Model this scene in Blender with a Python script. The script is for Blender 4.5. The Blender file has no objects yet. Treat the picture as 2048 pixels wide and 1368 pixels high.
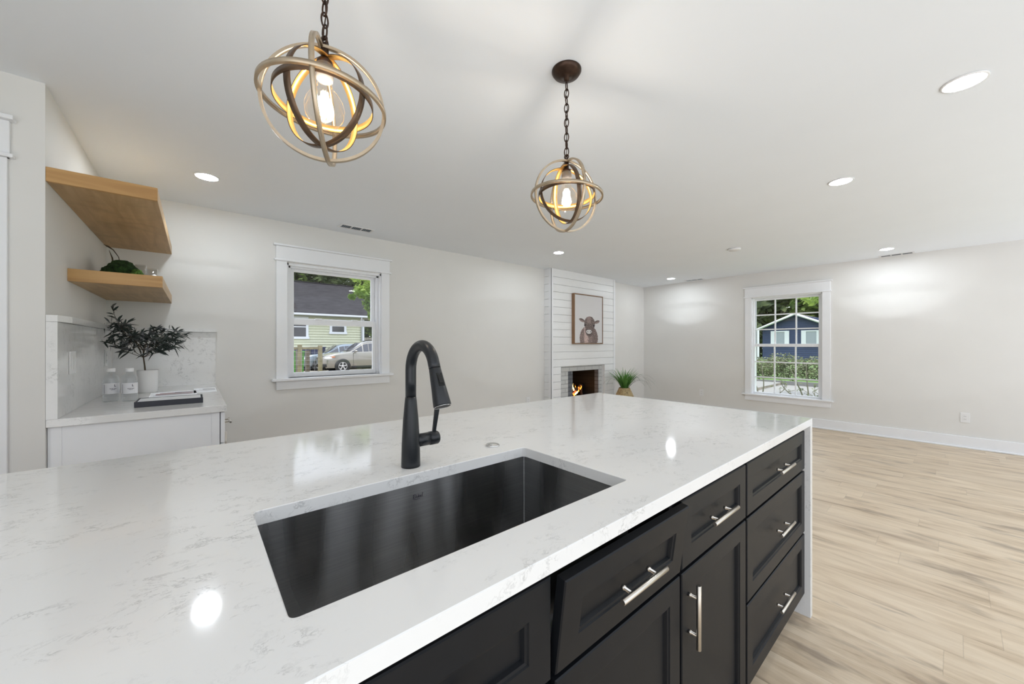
import bpy, bmesh, math, random
from mathutils import Vector, Matrix, noise
random.seed(7)
PI = math.pi
S = bpy.context.scene
COL = S.collection

# ------------------------------------------------------------------ camera
TH = math.radians(49.765)
cd = bpy.data.cameras.new('camera'); cam = bpy.data.objects.new('camera', cd); COL.objects.link(cam)
cam.location = (0, 0, 1.26); cam.rotation_euler = (PI/2, 0, TH - PI/2)
cd.sensor_fit = 'HORIZONTAL'; cd.sensor_width = 36; cd.lens = 748/2048*36
cd.shift_y = 4.2/2048; cd.clip_start = .02; cd.clip_end = 400
S.camera = cam
S.view_settings.view_transform = 'Standard'; S.view_settings.look = 'None'
S.view_settings.gamma = 1; S.view_settings.use_curve_mapping = False
S.view_settings.exposure = 0.62
# ------------------------------------------------------------------ sky and sun
W = bpy.data.worlds.new('sky'); S.world = W; W.use_nodes = True
wn = W.node_tree; wn.nodes.clear()
wo = wn.nodes.new('ShaderNodeOutputWorld'); wb = wn.nodes.new('ShaderNodeBackground')
tc = wn.nodes.new('ShaderNodeTexCoord'); sp = wn.nodes.new('ShaderNodeSeparateXYZ')
cr = wn.nodes.new('ShaderNodeValToRGB')
mp = wn.nodes.new('ShaderNodeMath'); mp.operation = 'MULTIPLY_ADD'; mp.inputs[1].default_value = .5; mp.inputs[2].default_value = .5
# glow added below the horizon to lift the ceiling, horizon band dimmed, pale sky
for k, (p_, c_) in enumerate(((.0, (1.02, 1.05, 1.10)), (.44, (1.02, 1.05, 1.10)), (.50, (.62, .64, .66)), (.60, (.70, .74, .80)), (.80, (1.0, 1.12, 1.3)))):
    e_ = cr.color_ramp.elements[k] if k < 2 else cr.color_ramp.elements.new(p_)
    e_.position = p_; e_.color = (*c_, 1)
wn.links.new(tc.outputs['Generated'], sp.inputs[0]); wn.links.new(sp.outputs['Z'], mp.inputs[0]); wn.links.new(mp.outputs[0], cr.inputs[0])
wn.links.new(cr.outputs[0], wb.inputs[0]); wb.inputs[1].default_value = 1.28
wn.links.new(wb.outputs[0], wo.inputs[0])
sl = bpy.data.lights.new('sun', 'SUN'); so = bpy.data.objects.new('sun', sl); COL.objects.link(so)
sl.energy = 1.9; sl.angle = math.radians(8); sl.color = (1, .95, .86)
so.rotation_euler = Vector((-.2, -.25, .95)).to_track_quat('Z', 'Y').to_euler()
DISC = 160.0      # radiance of the recessed lamps
BULB = 3.0       # watts of each pendant bulb

# ------------------------------------------------------------------ materials
def mat(name):
    m = bpy.data.materials.new(name); m.use_nodes = True; nt = m.node_tree; nt.nodes.clear()
    return m, nt
class G:
    """tiny node graph helper"""
    def __init__(s, nt): s.nt = nt
    def n(s, t, ins=None, **kw):
        nd = s.nt.nodes.new('ShaderNode' + t)
        for k, v in kw.items(): setattr(nd, k, v)
        for k, v in (ins or {}).items():
            if isinstance(v, bpy.types.NodeSocket): s.nt.links.new(v, nd.inputs[k])
            else: nd.inputs[k].default_value = v
        return nd
    def math(s, op, a, b=0.0, c=0.0):
        return s.n('Math', {0: a, 1: b, 2: c}, operation=op).outputs[0]
    def mix(s, f, a, b):
        m = s.n('Mix', {0: f}, data_type='RGBA')
        for i, v in ((6, a), (7, b)):
            if isinstance(v, bpy.types.NodeSocket): s.nt.links.new(v, m.inputs[i])
            else: m.inputs[i].default_value = (*v, 1) if len(v) == 3 else v
        return m.outputs[2]
    def ramp(s, f, *st):
        r = s.n('ValToRGB', {0: f}); e = r.color_ramp.elements
        while len(e) < len(st): e.new(.5)
        for i, (p, c) in enumerate(st):
            e[i].position = p; e[i].color = (*c, 1) if len(c) == 3 else c
        return r.outputs[0]
    def out(s, sh): s.n('OutputMaterial', {0: sh})
def c4(c): return (*c, 1)
def simple(name, col, rough=.5, metal=0., spec=.5, var=0., scale=8., bump=0., coat=0., trans=0., stretch=None, aniso=0., arot=0., tangent=False):
    m, nt = mat(name); g = G(nt)
    co = g.n('TexCoord').outputs['Object']
    if stretch: co = g.n('Mapping', {0: co, 3: stretch}).outputs[0]
    nz = g.n('TexNoise', {0: co, 'Scale': scale, 'Detail': 4.}).outputs[0]
    lo = tuple(max(0, x*(1-var)) for x in col); hi = tuple(min(1, x*(1+var)) for x in col)
    base = g.ramp(nz, (.3, lo), (.7, hi))
    ins = {'Base Color': base, 'Roughness': rough, 'Metallic': metal, 'Specular IOR Level': spec, 'Coat Weight': coat, 'Transmission Weight': trans, 'Anisotropic': aniso, 'Anisotropic Rotation': arot}
    if bump: ins['Normal'] = g.n('Bump', {'Height': nz, 'Strength': bump, 'Distance': .01}).outputs[0]
    if tangent: ins['Tangent'] = g.n('Tangent', direction_type='RADIAL', axis='Z').outputs[0]
    g.out(g.n('BsdfPrincipled', ins).outputs[0])
    return m
def leafmat(name, a, b, scale=3.):
    m, nt = mat(name); g = G(nt)
    nz = g.n('TexNoise', {0: g.n('TexCoord').outputs['Object'], 'Scale': scale, 'Detail': 3.}).outputs[0]
    c = g.ramp(nz, (.35, a), (.65, b))
    p = g.n('BsdfPrincipled', {'Base Color': c, 'Roughness': .6}).outputs[0]
    t = g.n('BsdfTranslucent', {0: c}).outputs[0]
    g.out(g.n('MixShader', {0: .35, 1: p, 2: t}).outputs[0]); return m
def glassmat(name, tint=(1, 1, 1), ior=1.45, rough=0.):
    m, nt = mat(name); g = G(nt)
    bf = g.n('NewGeometry').outputs['Backfacing']
    fr = g.n('Fresnel', {0: g.math('ADD', g.math('MULTIPLY', bf, 1/ior-ior), ior)}).outputs[0]
    g.out(g.n('MixShader', {0: fr, 1: g.n('BsdfTransparent', {0: c4(tint)}).outputs[0], 2: g.n('BsdfGlossy', {0: (1, 1, 1, 1), 1: rough}).outputs[0]}).outputs[0])
    return m
def emit(name, col, st):
    m, nt = mat(name); g = G(nt)
    g.out(g.n('Emission', {0: c4(col), 1: st}).outputs[0]); return m
def attrmat(name, attr, rough=.7):
    m, nt = mat(name); g = G(nt)
    g.out(g.n('BsdfPrincipled', {'Base Color': g.n('Attribute', attribute_name=attr).outputs[0], 'Roughness': rough}).outputs[0]); return m
def quartz(name, rough=.1, strong=1.):
    m, nt = mat(name); g = G(nt)
    co = g.n('TexCoord').outputs['Object']
    co = g.n('Mapping', {0: co, 2: (0, 0, .5), 3: (1, 1.5, 1)}).outputs[0]
    dis = g.n('TexNoise', {0: co, 'Scale': 9., 'Detail': 5.}).outputs[1]
    co2 = g.n('VectorMath', {0: co, 1: g.n('VectorMath', {0: dis, 'Scale': .12}, operation='SCALE').outputs[0]}, operation='ADD').outputs[0]
    def vein(sc, w):
        n = g.n('TexNoise', {0: co2, 'Scale': sc, 'Detail': 6., 'Roughness': .62}).outputs[0]
        d = g.math('ABSOLUTE', g.math('SUBTRACT', n, .5))
        return g.math('SUBTRACT', 1., g.math('MINIMUM', g.math('DIVIDE', d, w), 1.))
    patch = g.n('TexNoise', {0: co, 'Scale': 4.5, 'Detail': 5., 'Roughness': .7}).outputs[0]
    patch = g.ramp(patch, (.46, (0, 0, 0)), (.58, (1, 1, 1)))
    p2 = g.ramp(g.n('TexNoise', {0: co, 'Scale': 22., 'Detail': 3.}).outputs[0], (.46, (0, 0, 0)), (.56, (1, 1, 1)))
    v = g.math('MULTIPLY', g.math('MAXIMUM', vein(11., .012), g.math('MULTIPLY', vein(26., .028), .8)), g.math('MULTIPLY', patch, p2))
    c = g.mix(g.math('MULTIPLY', v, .72*strong), (.80, .798, .785), (.40, .40, .39))
    cloud = g.n('TexNoise', {0: co, 'Scale': 1.6, 'Detail': 4.}).outputs[0]
    c = g.mix(g.math('MULTIPLY', g.ramp(cloud, (.45, (0, 0, 0)), (.7, (1, 1, 1))), .10*strong), c, (.5, .5, .5))
    g.out(g.n('BsdfPrincipled', {'Base Color': c, 'Roughness': rough, 'Specular IOR Level': .55}).outputs[0]); return m
def floormat():
    m, nt = mat('oak planks'); g = G(nt)
    s = g.n('SeparateXYZ', {0: g.n('TexCoord').outputs['Object']})
    x, y = s.outputs[0], s.outputs[1]
    r = g.math('DIVIDE', x, .182); row = g.math('FLOOR', r); fr = g.math('FRACT', r)
    off = g.n('TexWhiteNoise', {'W': row}, noise_dimensions='1D').outputs[0]
    u = g.math('ADD', g.math('DIVIDE', y, 1.22), off); cl = g.math('FLOOR', u); fu = g.math('FRACT', u)
    idn = g.n('TexWhiteNoise', {0: g.n('CombineXYZ', {0: row, 1: cl}).outputs[0]}, noise_dimensions='2D')
    idv = idn.outputs[0]
    gv = g.n('CombineXYZ', {0: g.math('ADD', g.math('MULTIPLY', x, 8.), g.math('MULTIPLY', idv, 40.)), 1: g.math('MULTIPLY', y, 1.3), 2: g.math('MULTIPLY', idv, 13.)}).outputs[0]
    warp = g.n('TexNoise', {0: gv, 'Scale': 1.1, 'Detail': 3.}).outputs[0]
    n1 = g.n('TexNoise', {0: gv, 'Scale': 1.6, 'Detail': 7., 'Roughness': .6, 'Distortion': .6}).outputs[0]
    gf = g.n('CombineXYZ', {0: g.math('MULTIPLY', x, 120.), 1: g.math('MULTIPLY', y, 3.), 2: idv}).outputs[0]
    fine = g.n('TexNoise', {0: gf, 'Scale': 1., 'Detail': 3.}).outputs[0]
    c = g.ramp(n1, (.30, (.33, .235, .15)), (.40, (.57, .44, .30)), (.54, (.70, .565, .405)), (.72, (.79, .66, .495)))
    c = g.mix(g.math('MULTIPLY', g.math('SUBTRACT', idv, .5), .5), c, (.55, .45, .34))
    c = g.mix(g.math('MULTIPLY', fine, .3), c, (.44, .33, .22))
    # dark mineral streaks and knots
    kv = g.n('CombineXYZ', {0: g.math('MULTIPLY', x, 9.), 1: g.math('MULTIPLY', y, 2.2), 2: g.math('MULTIPLY', idv, 7.)}).outputs[0]
    k = g.n('TexNoise', {0: kv, 'Scale': .9, 'Detail': 5., 'Roughness': .55}).outputs[0]
    c = g.mix(g.math('MULTIPLY', g.ramp(k, (.58, (0, 0, 0)), (.68, (1, 1, 1))), .62), c, (.22, .165, .12))
    # seams
    e1 = g.math('MINIMUM', fr, g.math('SUBTRACT', 1., fr)); e2 = g.math('MINIMUM', fu, g.math('SUBTRACT', 1., fu))
    seam = g.math('MAXIMUM', g.math('LESS_THAN', e1, .008), g.math('LESS_THAN', e2, .0013))
    c = g.mix(g.math('MULTIPLY', seam, .22), c, (.2, .15, .1))
    h = g.math('SUBTRACT', g.math('MULTIPLY', fine, .25), seam)
    b = g.n('Bump', {'Height': h, 'Strength': .25, 'Distance': .002}).outputs[0]
    g.out(g.n('BsdfPrincipled', {'Base Color': c, 'Roughness': .36, 'Specular IOR Level': .4, 'Normal': b}).outputs[0]); return m
def woodmat(name, a, b, axis='Y', rough=.45, blot=True):
    m, nt = mat(name); g = G(nt)
    sc = {'X': (1.2, 14, 14), 'Y': (14, 1.2, 14), 'Z': (14, 14, 1.2)}[axis]
    co = g.n('Mapping', {0: g.n('TexCoord').outputs['Object'], 3: sc}).outputs[0]
    n = g.n('TexNoise', {0: co, 'Scale': 1.4, 'Detail': 6., 'Distortion': 1.2}).outputs[0]
    c = g.ramp(n, (.32, a), (.68, b))
    if blot:
        n2 = g.n('TexNoise', {0: g.n('TexCoord').outputs['Object'], 'Scale': 4.5, 'Detail': 4., 'Distortion': 1.}).outputs[0]
        c = g.mix(g.math('MULTIPLY', g.ramp(n2, (.5, (0, 0, 0)), (.7, (1, 1, 1))), .35), c, tuple(x*.55 for x in a))
    g.out(g.n('BsdfPrincipled', {'Base Color': c, 'Roughness': rough}).outputs[0]); return m
def brickmat(name, a, b, mortar, bump=.5, sc=1., rough=.7, horiz='X'):
    m, nt = mat(name); g = G(nt)
    s = g.n('SeparateXYZ', {0: g.n('TexCoord').outputs['Object']})
    v = g.n('CombineXYZ', {0: s.outputs[0 if horiz == 'X' else 1], 1: s.outputs[2]}).outputs[0]
    br = g.n('TexBrick', {0: v, 'Color1': c4(a), 'Color2': c4(b), 'Mortar': c4(mortar), 'Scale': sc, 'Mortar Size': .006, 'Brick Width': .2, 'Row Height': .0675})
    h = g.math('SUBTRACT', 1., br.outputs['Fac'])
    bp = g.n('Bump', {'Height': h, 'Strength': bump, 'Distance': .006}).outputs[0]
    g.out(g.n('BsdfPrincipled', {'Base Color': br.outputs[0], 'Roughness': rough, 'Normal': bp}).outputs[0]); return m
def steelmat():
    m, nt = mat('brushed sink steel'); g = G(nt)
    co = g.n('TexCoord').outputs['Object']
    fine = g.n('TexNoise', {0: g.n('Mapping', {0: co, 3: (.6, .6, 90)}).outputs[0], 'Scale': 6., 'Detail': 4.}).outputs[0]
    wav = g.n('TexNoise', {0: g.n('Mapping', {0: co, 3: (1, 1, .12)}).outputs[0], 'Scale': 8., 'Detail': 1.5, 'Distortion': .3}).outputs[0]
    c = g.ramp(fine, (.3, (.31, .31, .31)), (.7, (.38, .38, .38)))
    rg = g.ramp(wav, (.42, (.40, .40, .40)), (.62, (.20, .20, .20)))
    b = g.n('Bump', {'Height': wav, 'Strength': .32, 'Distance': .025}).outputs[0]
    g.out(g.n('BsdfPrincipled', {'Base Color': c, 'Roughness': rg, 'Metallic': 1., 'Anisotropic': .85, 'Anisotropic Rotation': .25, 'Tangent': g.n('Tangent', direction_type='RADIAL', axis='Z').outputs[0], 'Normal': b}).outputs[0]); return m
M = dict(
 wall=simple('warm white wall paint', (.76, .75, .725), .62, var=.012, scale=3., bump=.02),
 ceil=simple('white ceiling paint', (.85, .888, .93), .8, var=.008, scale=2.),
 trim=simple('white satin trim', (.86, .87, .89), .32, var=.01),
 ship=simple('white shiplap paint', (.86, .87, .88), .35, var=.01),
 quartz=quartz('white veined quartz', .085), quartzb=quartz('veined quartz backsplash', .1, 1.1),
 floor=floormat(),
 navy=simple('charcoal cabinet paint', (.0075, .0085, .0105), .42, var=.08, scale=20., spec=.2),
 black=simple('flat black', (.008, .008, .008), .8),  # plain black of the toe kicks and spray button
 nickel=simple('brushed nickel', (.62, .58, .52), .28, 1., var=.06, scale=30.),
 steel=steelmat(),
 steelrim=simple('steel rim', (.5, .5, .5), .3, 1.),
 mblack=simple('matte black faucet', (.010, .012, .015), .34, var=.05, spec=.5),
 chrome=simple('chrome', (.75, .75, .75), .12, 1.),
 bronze=simple('dark bronze', (.055, .032, .022), .4, .75, var=.3, scale=40.),
 band=simple('bronze band', (.13, .085, .055), .38, .8, var=.2, scale=30.),
 gold=simple('gold leaf', (.72, .44, .14), .35, .85, var=.12, scale=30.),
 champ=simple('champagne metal', (.50, .41, .30), .33, .9, var=.1, scale=30.),
 glass=glassmat('window glass'), bglass=glassmat('bulb glass', (1, .97, .93)), cglass=glassmat('clear glass', (.92, .935, .945), 1.62),
 wood=woodmat('oiled pine', (.43, .275, .125), (.56, .38, .19), 'Y'),
 woodx=woodmat('oiled pine face', (.42, .225, .075), (.56, .33, .125), 'X', blot=False),
 frame=woodmat('walnut picture frame', (.20, .11, .055), (.30, .17, .09), 'Z', blot=False),
 plastic=simple('white plastic', (.80, .80, .80), .3), grey=simple('light grey plastic', (.5, .5, .5), .5),
 dark=simple('dark slot', (.02, .02, .025), .6),
 slat=simple('register slats', (.36, .42, .48), .5),
 wbrick=brickmat('whitewashed brick', (.62, .63, .62), (.54, .55, .55), (.40, .41, .42)),
 gbrick=brickmat('grey firebrick', (.16, .17, .19), (.12, .13, .15), (.07, .075, .08)),
 soot=brickmat('sooty firebrick', (.012, .011, .011), (.008, .008, .008), (.004, .004, .004)),
 log=simple('charred log', (.07, .035, .02), .85, var=.6, scale=14., bump=.6),
 ember=emit('glowing ember', (1., .12, .03), 1.6),
 flame=emit('flame', (1., .30, .03), 3.5), flamehot=emit('hot flame core', (1., .72, .22), 7.),
 pot=simple('white ceramic', (.80, .80, .79), .22), soil=simple('soil', (.06, .04, .025), .9),
 stem=simple('olive stem', (.07, .05, .03), .8), olive=simple('olive leaf', (.022, .035, .03), .5, var=.5, scale=30.),
 olive2=simple('pale olive leaf', (.12, .125, .13), .5, var=.3, scale=30.),
 moss=simple('moss', (.018, .05, .010), .95, var=.6, scale=60., bump=1.), moss2=simple('bright moss', (.06, .14, .02), .95, var=.6, scale=60., bump=1.),
 navybox=simple('navy black tray', (.018, .020, .030), .45),
 paper=simple('paper', (.82, .83, .85), .45), ink=simple('grey print', (.32, .30, .33), .6), inkred=simple('reddish print', (.42, .27, .28), .6),
 label=simple('bottle label', (.74, .74, .76), .5), inkd=simple('dark print', (.06, .05, .07), .6),
 basket=simple('woven seagrass', (.42, .32, .17), .85, var=.45, scale=38., bump=1., stretch=(1, 1, 2.2)),
 grass=leafmat('strap leaf', (.06, .20, .03), (.17, .38, .09), 9.),
 thin=simple('thin dark leaf', (.05, .075, .045), .6, var=.3),
 # outside
 yard=simple('gravel drive', (.30, .27, .22), .95, var=.35, scale=3., bump=.3),
 turf=simple('lawn', (.11, .19, .05), .95, var=.45, scale=6., bump=.4),
 road=simple('pale concrete road', (.25, .245, .225), .9, var=.05, scale=2.),
 kerb=simple('kerb', (.20, .20, .19), .9),
 siding=simple('pale yellow siding', (.60, .61, .44), .6, var=.03), white=simple('white house trim', (.75, .77, .80), .5),
 shingle=simple('dark shingles', (.030, .028, .031), 1., var=.35, scale=2.5, spec=.1, bump=.3, stretch=(1, 1, 5)),
 soffit=simple('green grey fascia', (.20, .21, .13), .7), gutter=simple('pale gutter', (.55, .57, .60), .4),
 dglass=simple('dark window glass', (.03, .03, .04), .08, spec=.9),
 blue=simple('navy blue siding', (.035, .055, .12), .6, var=.08), bshingle=simple('grey brown shingles', (.19, .17, .15), .9, var=.2, scale=5.),
 treeA=leafmat('tree leaves', (.05, .10, .015), (.19, .27, .05), .7), treeB=leafmat('bright leaves', (.14, .25, .04), (.36, .48, .10), 1.2),
 treeC=leafmat('dull leaves', (.05, .085, .03), (.15, .19, .07), .8), hedge=leafmat('hedge leaves', (.10, .12, .06), (.30, .33, .18), 2.),
 bark=simple('bark', (.09, .07, .055), .9, var=.3, bump=.5), twig=simple('grey twig', (.16, .15, .11), .9),
 silver=simple('champagne silver car paint', (.27, .25, .22), .22, .6, coat=1.), bluegrey=simple('blue grey car paint', (.17, .21, .25), .22, .6, coat=1.),
 tyre=simple('tyre', (.02, .02, .02), .8), rim=simple('alloy rim', (.62, .62, .64), .3, .8), cardark=simple('black car trim', (.015, .015, .015), .5),
 lamp=simple('headlight', (.75, .78, .8), .1, coat=1.), amber=simple('amber lens', (.7, .16, .03), .3),
 post=simple('weathered post', (.20, .175, .10), .9, var=.25, scale=8.), postd=simple('dark old timber', (.10, .08, .055), .9, var=.3),  # second one: darker brown of the posts behind the wire fence
 wire=simple('galvanised wire', (.45, .46, .47), .5, .5), bing=simple('green bin', (.05, .20, .025), .5), binb=simple('navy bin', (.012, .018, .07), .5),
 binl=simple('pale socket ceramic', (.16, .15, .14), .4), lidg=simple('grey bin lid', (.35, .38, .42), .5), oldfence=simple('grey board fence', (.33, .30, .26), .9, var=.2))

# ------------------------------------------------------------------ mesh helpers
class MB:
    def __init__(s): s.b = bmesh.new(); s.mi = 0; s.sm = False
    def _f(s, vs):
        try:
            f = s.b.faces.new(vs); f.material_index = s.mi; f.smooth = s.sm; return f
        except ValueError: return None
    def v(s, p): return s.b.verts.new(p)
    def box(s, x0, x1, y0, y1, z0, z1, bev=0.):
        if bev:
            t = bmesh.new(); bmesh.ops.create_cube(t, size=1)
            for v in t.verts: v.co = Vector(((x0+x1)/2+v.co.x*(x1-x0), (y0+y1)/2+v.co.y*(y1-y0), (z0+z1)/2+v.co.z*(z1-z0)))
            bmesh.ops.bevel(t, geom=t.edges[:], offset=bev, segments=2, affect='EDGES', profile=.5)
            mp = {v: s.v(v.co) for v in t.verts}
            for f in t.faces: s._f([mp[v] for v in f.verts])
            t.free(); return s
        P = [s.v((x, y, z)) for x in (x0, x1) for y in (y0, y1) for z in (z0, z1)]
        for q in ((0, 1, 3, 2), (4, 6, 7, 5), (0, 4, 5, 1), (2, 3, 7, 6), (0, 2, 6, 4), (1, 5, 7, 3)): s._f([P[i] for i in q])
        return s
    def quad(s, *ps): s._f([s.v(p) for p in ps]); return s
    def grid(s, rows, closed=False):
        V = [[s.v(p) for p in r] for r in rows]
        for i in range(len(V)-1):
            n = len(V[i])
            for j in range(n if closed else n-1):
                s._f([V[i][j], V[i][(j+1) % n], V[i+1][(j+1) % n], V[i+1][j]])
        return V
    def tube(s, pts, r, seg=10, cap=True, flat=1.):
        pts = [Vector(p) for p in pts]; n = len(pts)
        rs = r if isinstance(r, (list, tuple)) else [r]*n
        t0 = (pts[1]-pts[0]).normalized(); up = Vector((0, 0, 1)) if abs(t0.z) < .9 else Vector((1, 0, 0))
        u = t0.cross(up).normalized(); rows = []
        for i, p in enumerate(pts):
            t = (pts[min(i+1, n-1)]-pts[max(i-1, 0)]).normalized()
            u = (u - t*u.dot(t)).normalized(); w = t.cross(u)
            rows.append([p + u*math.cos(a)*rs[i] + w*math.sin(a)*rs[i]*flat for a in [2*PI*k/seg for k in range(seg)]])
        sm = s.sm; s.sm = True; V = s.grid(rows, True); s.sm = False
        if cap: s._f(V[0][::-1]); s._f(V[-1])
        s.sm = sm; return s
    def cyl(s, a, b, r, seg=20, r2=None): return s.tube([a, b], [r, r if r2 is None else r2], seg)
    def lathe(s, prof, c=(0, 0, 0), seg=28, ax=None):
        c = Vector(c); q = Vector(ax).to_track_quat('Z', 'Y') if ax else None
        rows = []
        for r, z in prof:
            row = []
            for k in range(seg):
                a = 2*PI*k/seg; p = Vector((r*math.cos(a), r*math.sin(a), z))
                row.append(c + (q @ p if q else p))
            rows.append(row)
        sm = s.sm; s.sm = True; V = s.grid(rows, True); s.sm = False
        if prof[0][0] > 1e-6: s._f(V[0][::-1])
        if prof[-1][0] > 1e-6: s._f(V[-1])
        s.sm = sm; return s
    def ring(s, c, nrm, R, w, t, seg=72, inner=None):
        """flat band: w wide along its axis, t thick along its radius"""
        c = Vector(c); q = Vector(nrm).to_track_quat('Z', 'Y'); V = []
        for k in range(seg):
            a = 2*PI*k/seg
            V.append([s.v(c + q @ Vector((rr*math.cos(a), rr*math.sin(a), z))) for rr, z in ((R, -w/2), (R, w/2), (R-t, w/2), (R-t, -w/2))])
        m0 = s.mi
        for k in range(seg):
            A, B = V[k], V[(k+1) % seg]
            for j in range(4):
                s.mi = inner if (inner is not None and j == 2) else m0
                f = s._f([A[j], B[j], B[(j+1) % 4], A[(j+1) % 4]])
                if f: f.smooth = j in (0, 2)
        s.mi = m0; return s
    def torus(s, c, nrm, R, r, seg=28, ms=8, sx=1.):
        c = Vector(c); q = Vector(nrm).to_track_quat('Z', 'Y')
        pts = [c + q @ Vector((R*math.cos(a)*sx, R*math.sin(a), 0)) for a in [2*PI*k/seg for k in range(seg+1)]]
        return s.tube(pts, r, ms, cap=False)
    def blob(s, c, rad, amp=.1, fr=8., sub=4):
        t = bmesh.new(); bmesh.ops.create_icosphere(t, subdivisions=sub, radius=1)
        mp = {}
        for v in t.verts:
            d = v.co.normalized(); k = 1 + amp*noise.noise(d*fr*.4 + Vector(c)*7) + amp*.4*noise.noise(d*fr*2)
            mp[v] = s.v((c[0]+d.x*rad[0]*k, c[1]+d.y*rad[1]*k, c[2]+d.z*rad[2]*k))
        sm = s.sm; s.sm = True
        for f in t.faces: s._f([mp[v] for v in f.verts])
        s.sm = sm; t.free(); return s
    def text(s, *a): return s
    def build(s, name, mats, parent=None, label=None, local=False, loc=None, fixn=True):
        if fixn: bmesh.ops.recalc_face_normals(s.b, faces=s.b.faces[:])
        me = bpy.data.meshes.new(name); o = bpy.data.objects.new(name, me)
        if parent is None and not local:
            vs = [v.co for v in s.b.verts]
            c = Vector(((min(p.x for p in vs)+max(p.x for p in vs))/2, (min(p.y for p in vs)+max(p.y for p in vs))/2, min(p.z for p in vs)))
            bmesh.ops.translate(s.b, verts=s.b.verts[:], vec=-c); o.location = c
        s.b.to_mesh(me); s.b.free()
        for m in (mats if isinstance(mats, (list, tuple)) else [mats]): me.materials.append(M[m] if isinstance(m, str) else m)
        COL.objects.link(o)
        if parent is not None:
            o.parent = parent
            if not local:
                L = Vector((0, 0, 0)); p = parent
                while p: L += p.location; p = p.parent
                o.location = -L
        if loc: o.location = loc
        if label: o['label'] = label
        return o
def tag(o, label, cat, group=None, kind=None):
    o['label'] = label; o['category'] = cat
    if group: o['group'] = group
    if kind: o['kind'] = kind
    return o
def thing(name, label, cat, loc=(0, 0, 0), group=None):
    o = bpy.data.objects.new(name, None); COL.objects.link(o); o.location = loc; o.empty_display_size = .1
    return tag(o, label, cat, group)
def struct(o): o['kind'] = 'structure'; return o
def dup(o, parent=None):
    c = o.copy(); COL.objects.link(c)
    if parent is not None: c.parent = parent
    for ch in list(o.children): dup(ch, c)
    return c
def B(*a, **k): return MB().box(*a, **k)

# ------------------------------------------------------------------ room shell
X0, X1, Y0, Y1, H = -1.7, 7.13, -1.6, 4.175, 2.44
struct(B(X0-.15, X1+.15, Y0-.15, Y1+.15, -.12, 0).build('floor', 'floor'))['label'] = 'light oak plank floor'
struct(B(X0-.15, X1+.15, Y0-.15, Y1+.15, H, H+.2).build('ceiling', 'ceil'))
def wall_holes(name, axis, p0, p1, a0, a1, holes, mt='wall'):
    """wall slab between p0..p1 on its normal axis, a0..a1 along, with rectangular holes (b0,b1,z0,z1)"""
    m = MB(); xs = sorted({a0, a1, *[h[0] for h in holes], *[h[1] for h in holes]}); zs = sorted({0, H, *[h[2] for h in holes], *[h[3] for h in holes]})
    for i in range(len(xs)-1):
        for j in range(len(zs)-1):
            cx, cz = (xs[i]+xs[i+1])/2, (zs[j]+zs[j+1])/2
            if any(h[0] < cx < h[1] and h[2] < cz < h[3] for h in holes): continue
            if axis == 'Y': m.box(xs[i], xs[i+1], p0, p1, zs[j], zs[j+1])
            else: m.box(p0, p1, xs[i], xs[i+1], zs[j], zs[j+1])
    bmesh.ops.remove_doubles(m.b, verts=m.b.verts[:], dist=1e-5)
    return struct(m.build(name, mt))
WY = Y1; NX, NY = -.52, 2.66        # nook side wall plane and end
wall_holes('wall_left', 'Y', WY, WY+.15, NX-.12, X1+.15, [(.676, 1.597, .93, 2.05), (4.5, 5.5, .28, .95)])
wall_holes('wall_far', 'X', X1, X1+.15, Y0-.15, WY, [(1.266, 2.198, .43, 2.03)])
struct(B(NX-.12, NX, NY, WY, 0, H).build('wall_nook', 'wall'))
wall_holes('wall_hall', 'Y', NY, NY+.12, X0-.15, NX-.12, [(-1.56, -.71, 0, 2.05)])
struct(B(X0-.15, X0, .3, NY, 0, H).build('wall_light_blocker', 'wall'))  # unseen part-length wall added to cut light from the left
# door beside the nook
d1 = bpy.data.objects.new('door_1', None); COL.objects.link(d1); d1.location = (-1.13, NY, 0); struct(d1)
m = MB(); m.box(-.712, -.622, NY-.018, NY, 0, 2.067, .002); m.box(-1.65, -1.56, NY-.018, NY, 0, 2.067, .002); m.build('casing', 'trim', d1)
m = MB(); m.box(-1.66, -.615, NY-.02, NY, 2.067, 2.226, .002); m.box(-1.69, -.60, NY-.045, NY, 2.226, 2.245, .003); m.box(-1.68, -.603, NY-.034, NY, 2.067, 2.082, .002); m.build('head_trim', 'trim', d1)
m = MB(); m.box(-1.555, -.715, NY+.03, NY+.07, .005, 2.045)
m.build('door_panel', 'trim', d1)
struct(B(X0, -1.655, NY-.015, NY, 0, .14, .003).build('baseboard_hall', 'trim'))
# baseboards
m = B(X1-.015, X1, Y0, WY-.02, 0, .14, .003); m.box(X1-.028, X1-.014, Y0, WY-.02, 0, .018, .004); struct(m.build('baseboard_far', 'trim'))
m = B(.14, 4.19, WY-.015, WY, 0, .14, .003); m.box(5.89, X1-.016, WY-.015, WY, 0, .14, .003); struct(m.build('baseboard_left', 'trim'))

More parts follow.
